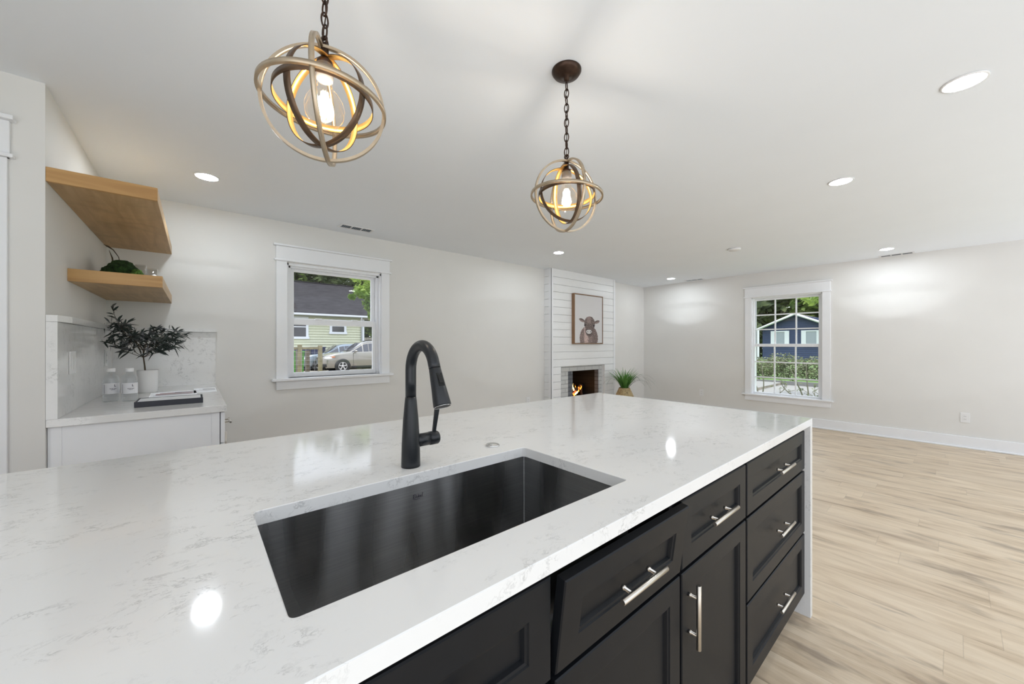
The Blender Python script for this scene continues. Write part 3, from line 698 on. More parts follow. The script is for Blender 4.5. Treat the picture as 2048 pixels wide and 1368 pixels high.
for a, b, r1, w in ((.0, .034, .0225, .0075), (.006, .028, .025, .006)):
    p1 = q0+dr*a+bu*.010; p2 = q0+dr*b+bu*.0135; n1 = p1+bu*(r1-.0165); n2 = p2+bu*(r1-.0165)
    vs = []
    for p in (p1, p2, n2, n1): vs.append([m.v(p+Vector((-w, 0, 0))), m.v(p+Vector((w, 0, 0)))])
    for i in range(4): m._f([vs[i][0], vs[i][1], vs[(i+1) % 4][1], vs[(i+1) % 4][0]])
    m._f([v[0] for v in vs]); m._f([v[1] for v in vs][::-1])
m.build('spray_button', 'black', sh)
hz = T+.069
m = MB(); m.tube([(fx+.012, fy_, hz), (fx+.055, fy_, hz), (fx+.0555, fy_, hz), (fx+.0575, fy_, hz), (fx+.058, fy_, hz), (fx+.082, fy_, hz), (fx+.085, fy_, hz)], [.0185, .0185, .016, .016, .0195, .0195, .0175], 30); hb = m.build('handle_hub', 'mblack', fc)
m = MB(); b0 = Vector((fx+.072, fy_, hz+.012)); tp = Vector((fx+.079, fy_-.010, hz+.099)); rows = []
for t in (0, .5, 1):
    c = b0.lerp(tp, t); w, th = .0045+.0025*t, .0032
    rows.append([(c.x-w, c.y-th, c.z), (c.x+w, c.y-th, c.z-.004*t), (c.x+w, c.y+th, c.z-.004*t), (c.x-w, c.y+th, c.z)])
V = m.grid(rows, True); m._f(V[-1]); m.build('lever', 'mblack', hb)
m = MB(); m.lathe([(.0235, T), (.0235, T+.003), (.0225, T+.005), (.019, T+.005), (.0185, T+.0035), (.017, T+.0035), (.0165, T+.007), (.0001, T+.008)], (.770, 1.012, 0), 36)
tag(m.build('air_switch_button', 'chrome'), 'round chrome air switch button on the counter behind the sink', 'button')

# ------------------------------------------------------------------ nook: cabinet, counter, backsplash, shelves
nc = thing('nook_cabinet', 'white base cabinet under the nook counter', 'cabinet', (-.2, 3.4, 0))
m = MB(); m.box(NX+.002, .104, 2.682, WY-.002, 0, T-.037); m.box(NX+.012, NX+.045, 2.678, 2.682, 0, T-.037); m.box(.070, .104, 2.678, 2.682, 0, T-.037)
m.build('carcass', 'trim', nc)
for y0, y1 in ((2.69, 3.18), (3.185, 3.67), (3.675, 4.165)):
    dr_ = B(.108, .128, y0, y1, .70, T-.042, .002).build('drawer', 'trim', nc)
    barh(dr_, (.158, (y0+y1)/2 if y0 > 2.7 else 2.83, .80), .15, 'Y', out=.03)
    do = B(.108, .128, y0, y1, .105, .695, .002).build('door', 'trim', nc)
    m = MB(); hx, hy = .158, y0+.045; m.tube([(hx, hy, .50), (hx, hy, .66)], .006, 14)
    for zz in (.53, .63): m.tube([(hx, hy, zz), (.128, hy, zz)], .004, 10)
    m.build('handle', 'nickel', do, 'brushed nickel bar handle')
m = B(NX+.001, .135, NY, WY-.001, T-.036, T, .0015)
tag(m.build('nook_countertop', 'quartz'), 'small white quartz countertop in the nook under the shelves', 'countertop')
bs = thing('backsplash', 'grey veined quartz backsplash with a ledge in the nook corner', 'backsplash', (-.2, 4.1, T))
m = MB(); m.box(NX+.001, -.484, NY, WY-.026, T+.0005, 1.362); m.box(NX+.001, .134, WY-.025, WY-.001, T+.0005, 1.362); m.build('slabs', 'quartzb', bs)
m = MB(); zs = (1.363, 1.393)
poly = [(NX+.001, NY), (-.484, NY), (-.462, 2.80), (-.462, 4.118), (.140, 4.118), (.140, WY-.001), (NX+.001, WY-.001)]
V = m.grid([[(*p, zs[0]) for p in poly], [(*p, zs[1]) for p in poly]], True); m._f(V[0][::-1]); m._f(V[1]); m.build('ledge', 'quartz', bs)
def plate(name, label, cat, c, w, h, ax, slots, grp=None):
    """wall plate centred at c; ax is the outward normal"""
    t = thing(name, label, cat, c, grp); n = Vector(ax); s_ = Vector((-n.y, n.x, 0))
    def bx(a0, a1, z0, z1, d0, d1, mt, nm, bev=.001):
        ps = [s_*a0+n*d0, s_*a1+n*d1]; m = MB()
        m.box(min(ps[0].x, ps[1].x), max(ps[0].x, ps[1].x), min(ps[0].y, ps[1].y), max(ps[0].y, ps[1].y), z0, z1, bev); m.build(nm, mt, t, local=True)
    bx(-w/2, w/2, -h/2, h/2, .0003, .006, 'plastic', 'wall_plate', .002)
    for k in slots:
        if k[0] == 'r': bx(k[1]-.0165, k[1]+.0165, -.033, .033, .0061, .0085, 'plastic', 'rocker')
        else:
            bx(k[1]-.017, k[1]+.017, -.034, .034, .0061, .0078, 'plastic', 'receptacle')
            for zz in (-.018, .018):
                for aa in (-.006, .006): bx(k[1]+aa-.0012, k[1]+aa+.0012, zz-.004, zz+.004, .0079, .0082, 'dark', 'slot', 0)
plate('light_switch', 'double white rocker light switch on the nook backsplash', 'light switch', (-.484, 2.915, 1.165), .117, .115, (1, 0, 0), [('r', -.023), ('r', .023)])
plate('electrical_outlet', 'white outlet on the backsplash behind the potted olive tree', 'outlet', (-.484, 3.85, 1.163), .072, .115, (1, 0, 0), [('o', 0)])
plate('electrical_outlet', 'white outlet on the far wall right of the right window', 'outlet', (X1, -.086, .366), .075, .117, (-1, 0, 0), [('o', 0)])
plate('electrical_outlet', 'white outlet on the far wall left of the right window', 'outlet', (X1, 3.01, .366), .072, .115, (-1, 0, 0), [('o', 0)])
plate('electrical_outlet', 'white outlet low on the left wall, just above the island edge', 'outlet', (3.85, WY, .40), .072, .115, (0, -1, 0), [('o', 0)])
def shelf(y0, z0, z1, label):
    t = thing('floating_shelf', label, 'shelf', (NX+.18, (y0+WY)/2, z0), 'wooden nook shelves')
    m = B(NX+.0005, -.150, y0+.018, WY-.0005, z0, z1-.0005, .0012); m.build('board', 'wood', t)
    m = B(NX+.0005, -.150, y0, y0+.0178, z0, z1, .0012); m.build('front_edge', 'woodx', t)
shelf(2.662, 2.001, 2.067, 'upper honey pine floating shelf near the ceiling')
shelf(3.04, 1.596, 1.663, 'lower honey pine floating shelf holding moss and glasses')

# shelf decor
m = MB(); sm = MB()
m.blob((-.375, 3.60, 1.663+.078), (.078, .085, .079), .14, 10, 4); m.blob((-.43, 3.58, 1.663+.055), (.045, .06, .055), .14, 10, 4)
tag(m.build('moss_ball', 'moss'), 'large dark green moss ball on the lower shelf', 'moss ball')
m = MB(); m.blob((-.298, 3.52, 1.663+.047), (.034, .04, .047), .2, 10, 4)
tag(m.build('moss_ball', 'moss2'), 'small bright green moss ball beside the large dark one', 'moss ball')
def tumbler(x, y, r, h, label):
    m = MB(); z = 1.663; m.lathe([(.0005, z), (r*.8, z), (r*.86, z+.004), (r, z+h), (r-.002, z+h), (r*.82, z+.012), (.0005, z+.012)], (x, y, 0), 28)
    tag(m.build('glass_tumbler', 'cglass'), label, 'glass', 'clear glasses on the lower shelf')
tumbler(-.300, 3.78, .032, .165, 'taller clear glass behind the moss on the lower shelf')
tumbler(-.235, 3.62, .034, .122, 'shorter clear glass at the right end of the lower shelf')
m = MB(); m.lathe([(.0005, 1.663), (.022, 1.663), (.024, 1.70), (.012, 1.73), (.0005, 1.735)], (-.215, 3.52, 0), 20)
tag(m.build('bottle_stopper', 'plastic'), 'small white stopper beside the glasses on the lower shelf', 'stopper')
m = MB()
m.tube([(-.40, 3.72, 1.67), (-.395, 3.72, 1.80), (-.405, 3.72, 1.86), (-.43, 3.72, 1.905), (-.455, 3.72, 1.925), (-.475, 3.72, 1.935)], [.002, .002, .002, .003, .005, .001], 8)
m.tube([(-.44, 3.72, 1.67), (-.43, 3.72, 1.80), (-.435, 3.72, 1.85), (-.45, 3.72, 1.90)], [.003, .005, .004, .001], 8)
tag(m.build('dried_twig', 'stem'), 'dark curved twig standing behind the large moss ball', 'twig')

# water bottles
def bottle(x, y, label, rot):
    t = thing('water_bottle', label, 'bottle', (x, y, T), 'water bottles on the nook counter'); t.rotation_euler.z = rot
    m = MB(); r = .0355
    m.lathe([(.0005, .004), (.018, .001), (.031, .001), (r, .006), (r, .135), (r-.003, .148), (.026, .160), (.016, .168), (.0145, .174), (.0145, .18), (.0005, .18)], seg=32)
    b = m.build('bottle_body', 'cglass', t, local=True)
    m = MB(); m.lathe([(.0005, .178), (.018, .178), (.0185, .180), (.0185, .198), (.017, .200), (.0005, .2)], seg=28); m.build('cap', 'plastic', t, 'white cap', local=True)
    m = MB(); rows = []
    for z in (.048, .112): rows.append([((r+.0006)*math.cos(a), (r+.0006)*math.sin(a), z) for a in [R_(-200)+R_(300)*k/30 for k in range(31)]])
    m.grid(rows); m.sm = True; lb = m.build('label', 'label', t, 'white paper label', local=True)
    m = MB()
    def mark(a0, a1, z0, z1):
        rr_ = r+.0011; n = max(1, int(abs(a1-a0)/6)); rows = [[(rr_*math.cos(R_(a0+(a1-a0)*k/n)), rr_*math.sin(R_(a0+(a1-a0)*k/n)), z) for k in range(n+1)] for z in (z0, z1)]; m.grid(rows)
    mark(-62, -58, .091, .104); mark(-58, -50, .091, .094)            # the large L
    for i, (w_, g_) in enumerate(((5, 1.5), (4, 1.5), (6, 1.5), (3, 1.5), (5, 1.5), (4, 1), (5, 1))): mark(-92+i*6.6, -92+i*6.6+w_, .077, .081)
    mark(-84, -56, .071, .073)
    for k in range(7): mark(-133, -129, .053+k*.0075, .0585+k*.0075)
    m.build('printing', 'inkd', lb, 'dark printing with a large letter L', local=True)
bottle(-.388, 3.275, 'left of the two clear water bottles on the nook counter', R_(0))
bottle(-.305, 3.225, 'right of the two clear water bottles, in front of the white pot', R_(-6))

# tray with papers
t = thing('document_tray', 'flat navy black tray holding white papers on the nook counter', 'tray', (-.11, 2.99, T))
m = MB(); m.box(-.254, .034, 2.86, 2.866, T, T+.031, .001); m.box(-.254, -.248, 2.866, 3.08, T, T+.028, .001); m.box(.028, .034, 2.866, 3.08, T, T+.028, .001); m.box(-.248, .028, 2.866, 3.08, T, T+.004); m.box(-.248, .028, 3.074, 3.08, T+.004, T+.028); m.build('tray_body', 'navybox', t)
tag(B(-.245, .024, 2.869, 3.07, T+.0045, T+.027, .001).build('paper_stack', 'paper'), 'stack of white papers lying in the navy tray', 'papers')
def brochure(cx, cy, w, d, label, lines, rot):
    t = thing('brochure', label, 'brochure', (cx, cy, T), 'brochures on the nook counter'); t.rotation_euler.z = rot
    B(-w/2, w/2, -d/2, d/2, .0003, .0015).build('sheet', 'paper', t, local=True)
    m = MB()
    for (a0, a1, b0, b1, mi) in lines: m.mi = mi; m.box(a0*w, a1*w, b0*d, b1*d, .0016, .0018)
    m.build('printing', ['ink', 'inkred'], t, local=True)
brochure(-.115, 3.50, .24, .30, 'white brochure with reddish grey print behind the tray', [(-.42, .40, -.30, -.26, 0), (-.38, .42, -.20, -.08, 0), (-.38, .42, -.06, .10, 1), (-.30, .10, .14, .24, 1), (.02, .44, .14, .32, 0)], .03)
brochure(.055, 3.62, .13, .34, 'white brochure with two grey lines at the right of the nook counter', [(-.45, .45, -.10, -.05, 0), (-.1, .45, .10, .24, 0)], .0)

# potted olive tree
ot = thing('potted_olive_tree', 'small dark leaved olive tree in a white pot on the nook counter', 'potted plant', (-.262, 3.74, T))
m = MB(); px, py = -.262, 3.74
m.lathe([(.0005, T), (.052, T), (.054, T+.004), (.057, T+.158), (.055, T+.160), (.052, T+.156), (.051, T+.14), (.0005, T+.14)], (px, py, 0), 36); m.build('pot', 'pot', ot, 'white ceramic pot')
m = MB(); m.lathe([(.0005, T+.146), (.0505, T+.146)], (px, py, 0), 24); m.build('soil', 'soil', ot)
m = MB(); lf = [MB(), MB()]
rnd = random.Random(3)
def leaf(mb, p, d, L, w):
    d = d.normalized(); s_ = d.cross(Vector((rnd.uniform(-1, 1), rnd.uniform(-1, 1), rnd.uniform(-.3, 1)))).normalized(); n = s_.cross(d)
    rows = []
    for i in range(6):
        t = i/5; c = p+d*L*t+Vector((0, 0, -1))*L*.22*t*t; ww = w*math.sin(PI*min(.97, t*.9+.08))
        rows.append([c-s_*ww+n*ww*.25, c, c+s_*ww+n*ww*.25])
    mb.grid(rows)
def branch(p, d, L, r, depth):
    n = 11; pts = [p.copy()]; dd = d.normalized()
    for i in range(n):
        dd = (dd+Vector((rnd.uniform(-.2, .2), rnd.uniform(-.2, .2), rnd.uniform(-.08, .12)))).normalized(); p = p+dd*L/n
        p.x = max(p.x, -.468); p.z = min(p.z, 1.575); p.y = min(p.y, 4.08); pts.append(p.copy())
        if depth == 0 or i > 2:
            for q in range(1):
                ld = (dd*.6+Vector((rnd.uniform(-1, 1), rnd.uniform(-1, 1), rnd.uniform(-.8, 1.1)))).normalized(); q_ = p+ld*.062
                if q_.x > -.475 and q_.z < 1.59: leaf(lf[rnd.random() < .25], p, ld, rnd.uniform(.045, .078), rnd.uniform(.0042, .0072))
    m.tube(pts, [r*(1-.6*i/n) for i in range(n+1)], 6)
    return pts
trunk = [Vector((px-.012, py, T+.13)), Vector((px-.016, py, T+.19)), Vector((px-.022, py, T+.25)), Vector((px-.022, py-.01, T+.30))]
m.tube(trunk, [.0052, .0045, .004, .0035], 8)
for k in range(14):
    a = 2*PI*k/14+.3; el = rnd.uniform(.1, 1.5); pt = branch(trunk[3-(k % 2)], Vector((math.cos(a), math.sin(a)*.8, el)), rnd.uniform(.14, .25), .0024, 1)
    for q in (5, 8, 11):
        a2 = a+rnd.uniform(-1.2, 1.2); branch(pt[q], Vector((math.cos(a2), math.sin(a2), rnd.uniform(-.2, .8))), rnd.uniform(.06, .11), .0013, 0)
pt = branch(trunk[3], Vector((-.62, .05, 1)), .25, .0024, 1); branch(pt[-1], Vector((-.3, 0, 1)), .09, .0014, 0)
m.build('branches', 'stem', ot); lf[0].build('leaves', 'olive', ot, fixn=False); lf[1].build('leaves', 'olive2', ot, 'paler leaves', fixn=False)

# basket plant by the fireplace
bp = thing('basket_plant', 'green strap leaved plant in a woven basket right of the fireplace', 'potted plant', (5.72, 3.72, 0))
bx_, by_ = 5.72, 3.72
m = MB(); pr = []
for i in range(27):
    t = i/26; z = .50*t+.001; r = .135+.045*math.sin(PI*min(1, t*1.02))-.045*max(0, t-.55)/.45; pr.append((r+.003*(i % 2), z))
pr += [(pr[-1][0]-.01, .50), (pr[-1][0]-.012, .46), (.0005, .46)]
m.lathe([(.0005, .001)]+pr, (bx_, by_, 0), 40); m.build('basket', 'basket', bp, 'tan woven seagrass basket')
m = MB(); m2 = MB(); rnd = random.Random(11)
def strap(mb, a, lean, L, w, droop):
    p = Vector((bx_+.05*math.cos(a)*rnd.random(), by_+.05*math.sin(a)*rnd.random(), .455)); d = Vector((math.cos(a)*lean, math.sin(a)*lean, 1)).normalized(); rows = []; n = 14
    s_ = Vector((-math.sin(a), math.cos(a), 0)); 
    for i in range(n+1):
        t = i/n; ww = w*(1-t**2.5)+.0006; nn = d.cross(s_)
        rows.append([p-s_*ww, p+nn*ww*.3, p+s_*ww]); p = p+d*L/n; d = (d+Vector((math.cos(a)*.05, math.sin(a)*.05, -droop*t))).normalized()
        if p.y > 3.98: p.y = 3.98
    mb.grid(rows)
for k in range(95): strap(m, rnd.uniform(0, 2*PI), rnd.uniform(.05, .5), rnd.uniform(.28, .46), rnd.uniform(.007, .012), rnd.uniform(.02, .12))
for k in range(34):
    a = rnd.choice([rnd.uniform(-.9, .9), rnd.uniform(-1.4, .6), rnd.uniform(PI-.7, PI+.7), rnd.uniform(-2.2, -1.2)]); strap(m2, a, rnd.uniform(.3, .8), rnd.uniform(.45, .72), .0028, rnd.uniform(.35, .6))
m.build('leaves', 'grass', bp, 'bright green strap leaves', fixn=False); m2.build('arching_leaves', 'thin', bp, 'thin dark arching leaves', fixn=False)

# ================================================================== outside
GZ = -.25
# ground
o = B(-14, 60, WY+.2, 46, GZ-.3, GZ); tag(o.build('gravel_yard', 'yard'), 'gravel yard and driveway beyond the left window', 'ground', kind='structure')
tag(B(X1+.2, 13.2, -30, WY+.19, GZ-.35, GZ-.05).build('front_lawn', 'turf'), 'front lawn below the right window', 'lawn', kind='structure')
tag(B(13.2, 17.6, -30, WY+.19, GZ-.4, GZ-.08).build('street', 'road'), 'pale street beyond the right window', 'road', kind='structure')
tag(B(13.2, 17.6, WY+.2, 45.9, GZ+.001, GZ+.004).build('street', 'road'), 'pale street continuing beyond the right window', 'road', kind='structure')
tag(B(17.6, 140, -60, 100, GZ-.3, GZ+.03).build('verge_lawn', 'turf'), 'grass verge and garden across the street', 'lawn', kind='structure')
tag(B(17.55, 17.65, -30, 50, GZ-.1, GZ+.07).build('kerb', 'kerb'), 'dark kerb at the far side of the street', 'kerb', kind='structure')

def leaves(m, c, rad, n, s, rnd, shell=.55, gap=0.):
    for i in range(n):
        d = Vector((rnd.gauss(0, 1), rnd.gauss(0, 1), rnd.gauss(0, 1))).normalized(); r = shell+(1-shell)*rnd.random()
        p = Vector((c[0]+d.x*rad[0]*r, c[1]+d.y*rad[1]*r, c[2]+d.z*rad[2]*r))
        if gap and noise.noise(p*gap) > .12: continue
        a = Vector((rnd.uniform(-1, 1), rnd.uniform(-1, 1), rnd.uniform(-.6, .6))).normalized(); b = a.cross(Vector((rnd.uniform(-1, 1), rnd.uniform(-1, 1), rnd.uniform(-1, 1)))).normalized()
        k = s*rnd.uniform(.6, 1.3)
        m.quad(p-a*k, p-b*k*.45, p+a*k, p+b*k*.45)
def tree(x, y, h, blobs, mt, label, cat='tree', grp=None, n=900, s=.16, tr=.16, seed=1, name='tree', gap=0.):
    rnd = random.Random(seed); t = thing(name, label, cat, (x, y, GZ), grp)
    m = MB(); m.tube([(x, y, GZ), (x+.1, y+.05, GZ+h*.4), (x+.05, y, GZ+h*.8)], [tr, tr*.8, tr*.4], 10)
    for i in range(5):
        a = i*1.3; m.tube([(x+.1, y+.05, GZ+h*(.35+.08*i)), (x+.1+math.cos(a)*h*.13, y+math.sin(a)*h*.13, GZ+h*(.5+.08*i)), (x+math.cos(a)*h*.26, y+math.sin(a)*h*.26, GZ+h*(.6+.08*i))], [tr*.35, tr*.22, tr*.08], 7)
    m.build('trunk', 'bark', t)
    m = MB()
    for c, rad in blobs: leaves(m, c, rad, n, s, rnd, gap=gap)
    m.build('crown', mt, t, fixn=False)
# yellow house beyond the left window
HY = 26.; k_ = HY/25.
def hx(x): return x*k_
def hz_(z): return 1.26+(z-1.26)*k_
yh = thing('house', 'pale yellow clapboard house with a dark shingle roof beyond the left window', 'house', (2.5, 30, GZ))
HR = hx(8.31); zt_ = hz_(3.08)
m = MB(); z = GZ
WINS = [(hx(4.30), hx(5.02), hz_(1.70), hz_(2.75)), (hx(6.47), hx(7.18), hz_(2.02), hz_(2.66))]
while z < zt_:
    z1 = min(z+.165, zt_); m.quad((-8, HY-.055, z), (HR, HY-.055, z), (HR, HY-.003, z1), (-8, HY-.003, z1)); m.quad((-8, HY-.003, z), (HR, HY-.003, z), (HR, HY-.055, z), (-8, HY-.055, z)); z = z1
m.box(-8, HR, HY, HY+8.6, GZ, zt_); m.build('wall', 'siding', yh)
m = MB(); m.box(HR-.02, HR+.12, HY-.09, HY+.1, GZ, zt_); m.build('corner_board', 'white', yh)
for x0, x1, z0, z1 in WINS:
    f = MB(); f.box(x0-.14, x0, HY-.09, HY-.02, z0-.14, z1+.14); f.box(x1, x1+.14, HY-.09, HY-.02, z0-.14, z1+.14); f.box(x0, x1, HY-.09, HY-.02, z1, z1+.14); f.box(x0-.18, x1+.18, HY-.12, HY-.02, z0-.14, z0)
    f.box(x0, x1, HY-.085, HY-.06, (z0+z1)/2+.03, (z0+z1)/2+.09); w = f.build('window', 'white', yh)
    B(x0, x1, HY-.075, HY-.058, z0, z1).build('pane', 'dglass', w)
RZ = 1.26+(4.95-1.26)*31/25.; e0 = hz_(3.16)
m = MB(); ey = HY-.55; ez = 1.26+(3.12-1.26)*ey/25
V = m.grid([[(-9, ey, ez), (hx(9.2), ey, ez)], [(-9, 31, RZ), (hx(9.2), 31, RZ)], [(-9, 36.5, ez), (hx(9.2), 36.5, ez)]])
m.grid([[(-9, ey, ez-.12), (hx(9.2), ey, ez-.12)], [(-9, 31, RZ-.12), (hx(9.2), 31, RZ-.12)], [(-9, 36.5, ez-.12), (hx(9.2), 36.5, ez-.12)]]); m.build('roof', 'shingle', yh, fixn=False)
m = MB(); m.box(-9, hx(9.2), ey+.02, HY, ez-.2, ez-.13); m.build('soffit', 'soffit', yh)
m = MB(); m.box(-9, hx(9.25), ey-.1, ey+.01, ez-.13, ez-.01, .02); m.tube([(HR-.2, ey-.02, ez-.1), (HR-.2, ey+.1, ez-.3), (HR-.05, HY-.12, ez-.55), (HR-.05, HY-.12, GZ)], .05, 8); m.build('gutter', 'gutter', yh)
B(-9, hx(9.2), 30.9, 31.1, RZ-.01, RZ+.05).build('ridge_cap', 'shingle', yh)
# board fence right of the house
f = MB(); 
for i in range(26): f.box(9.2+i*.16, 9.345+i*.16, 27.6, 27.63, GZ, 1.72+.01*(i % 3))
tag(f.build('board_fence', 'oldfence'), 'weathered grey board fence right of the yellow house', 'fence')
# trees around it
tree(2, 40, 12, [((2, 40, 8.5), (6, 3.5, 4.5)), ((-2, 41, 7), (5, 3, 4)), ((5.5, 40, 7.2), (4, 3, 4))], 'treeA', 'large leafy tree behind the yellow house, left side', n=2600, s=.42, tr=.3, seed=2, grp='trees behind the yellow house', gap=.55)
tree(12, 39, 12, [((12, 39, 7.5), (4.5, 3, 4.5)), ((9, 40, 6.5), (3, 3, 3.6)), ((15, 39, 6.5), (4, 3, 5))], 'treeC', 'large leafy tree behind the yellow house, right side', n=2600, s=.42, tr=.3, seed=3, grp='trees behind the yellow house', gap=.5)
tree(11.8, 31, 6, [((11.6, 30.5, 3.0), (2.2, 1.6, 2.6)), ((13.5, 31, 2.8), (2.0, 1.5, 2.6)), ((12, 30, 5), (2.2, 1.6, 1.6))], 'treeA', 'green tree above the board fence', n=2000, s=.28, tr=.15, seed=4)
tree(6.1, 14.6, 6.5, [((5.15, 14.6, 3.85), (.75, .8, .38)), ((4.95, 14.5, 3.25), (.48, .5, .26)), ((5.5, 14.6, 2.95), (.62, .6, .50)), ((5.9, 14.6, 4.1), (1.0, 1, .9)), ((5.5, 14.4, 2.2), (.40, .4, .35)), ((4.45, 14.5, 3.02), (.10, .1, .07)), ((5.25, 14.6, 2.78), (.36, .3, .28)), ((5.3, 14.6, 2.4), (.22, .3, .25))], 'treeB', 'bright green tree hanging in front of the dark roof', n=420, s=.085, tr=.09, seed=5)
m = MB(); rnd = random.Random(6)
for i in range(5): 
    z = 2.0+.07*i; m.tube([(5.9, 14.2, 1.9+.15*i), (5.3, 14.0, 2.02+.05*i), (4.6-.2*i, 13.9, 1.93+.03*i)], [.012, .008, .004], 5)
m.tube([(5.9, 14.2, GZ), (5.9, 14.2, 2.6)], .02, 6)
tag(m.build('bare_sapling', 'twig'), 'thin bare sapling branches crossing below the dark roof', 'sapling')
# wire fence in the yard
fn = thing('wire_fence', 'weathered wooden post fence with wire mesh outside the left window', 'fence', (1.6, 10.6, GZ))
fyy = 10.6
for xx, top in ((2.462, 1.225), (1.995, 1.25)): B(xx-.045, xx+.045, fyy-.045, fyy+.045, GZ, top, .004).build('post', 'post', fn)
for xx in (1.0, -.2): B(xx-.045, xx+.045, fyy-.045, fyy+.045, GZ, 1.23, .004).build('post', 'post', fn)
B(-.3, 2.417, fyy-.03, fyy+.03, 1.125, 1.185, .004).build('rail', 'post', fn); B(-.3, 2.417, fyy-.02, fyy+.02, -.1, -.03).build('rail', 'post', fn)
m = MB()
for k in range(27): m.box(-.28+k*.1, -.277+k*.1, fyy-.05, fyy-.047, -.1, 1.13)
for k in range(12): m.box(-.3, 2.42, fyy-.05, fyy-.047, -.05+k*.1, -.047+k*.1)
m.build('wire_mesh', 'wire', fn)
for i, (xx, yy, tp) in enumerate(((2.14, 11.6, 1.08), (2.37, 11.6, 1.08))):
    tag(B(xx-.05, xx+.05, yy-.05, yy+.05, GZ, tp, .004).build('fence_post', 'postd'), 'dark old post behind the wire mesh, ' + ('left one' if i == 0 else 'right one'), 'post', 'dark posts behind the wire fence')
# bins
def bin_(x, y, w, h, mt, lid, label):
    t = thing('wheelie_bin', label, 'bin', (x, y, GZ)); m = MB()
    V = m.grid([[(x-w*.42, y-.25, GZ+.02), (x+w*.42, y-.25, GZ+.02), (x+w*.42, y+.25, GZ+.02), (x-w*.42, y+.25, GZ+.02)], [(x-w/2, y-.32, GZ+h), (x+w/2, y-.32, GZ+h), (x+w/2, y+.32, GZ+h), (x-w/2, y+.32, GZ+h)]], True); m._f(V[0][::-1]); m._f(V[1]); m.build('bin_body', mt, t)
    B(x-w/2-.03, x+w/2+.03, y-.37, y+.35, GZ+h+.002, GZ+h+.06, .015).build('lid', lid, t)
    m = MB(); m.cyl((x-w*.45, y+.3, GZ+.09), (x-w*.38, y+.3, GZ+.09), .09, 14); m.build('wheel', 'tyre', t)
bin_(3.28, 18.4, .62, 1.15, 'bing', 'bing', 'bright green bin behind the wire fence')
bin_(4.9, 25.5, .7, 1.28, 'binb', 'lidg', 'left navy bin with a grey lid against the yellow house')
bin_(5.75, 25.5, .8, 1.28, 'binb', 'binb', 'right navy bin against the yellow house')

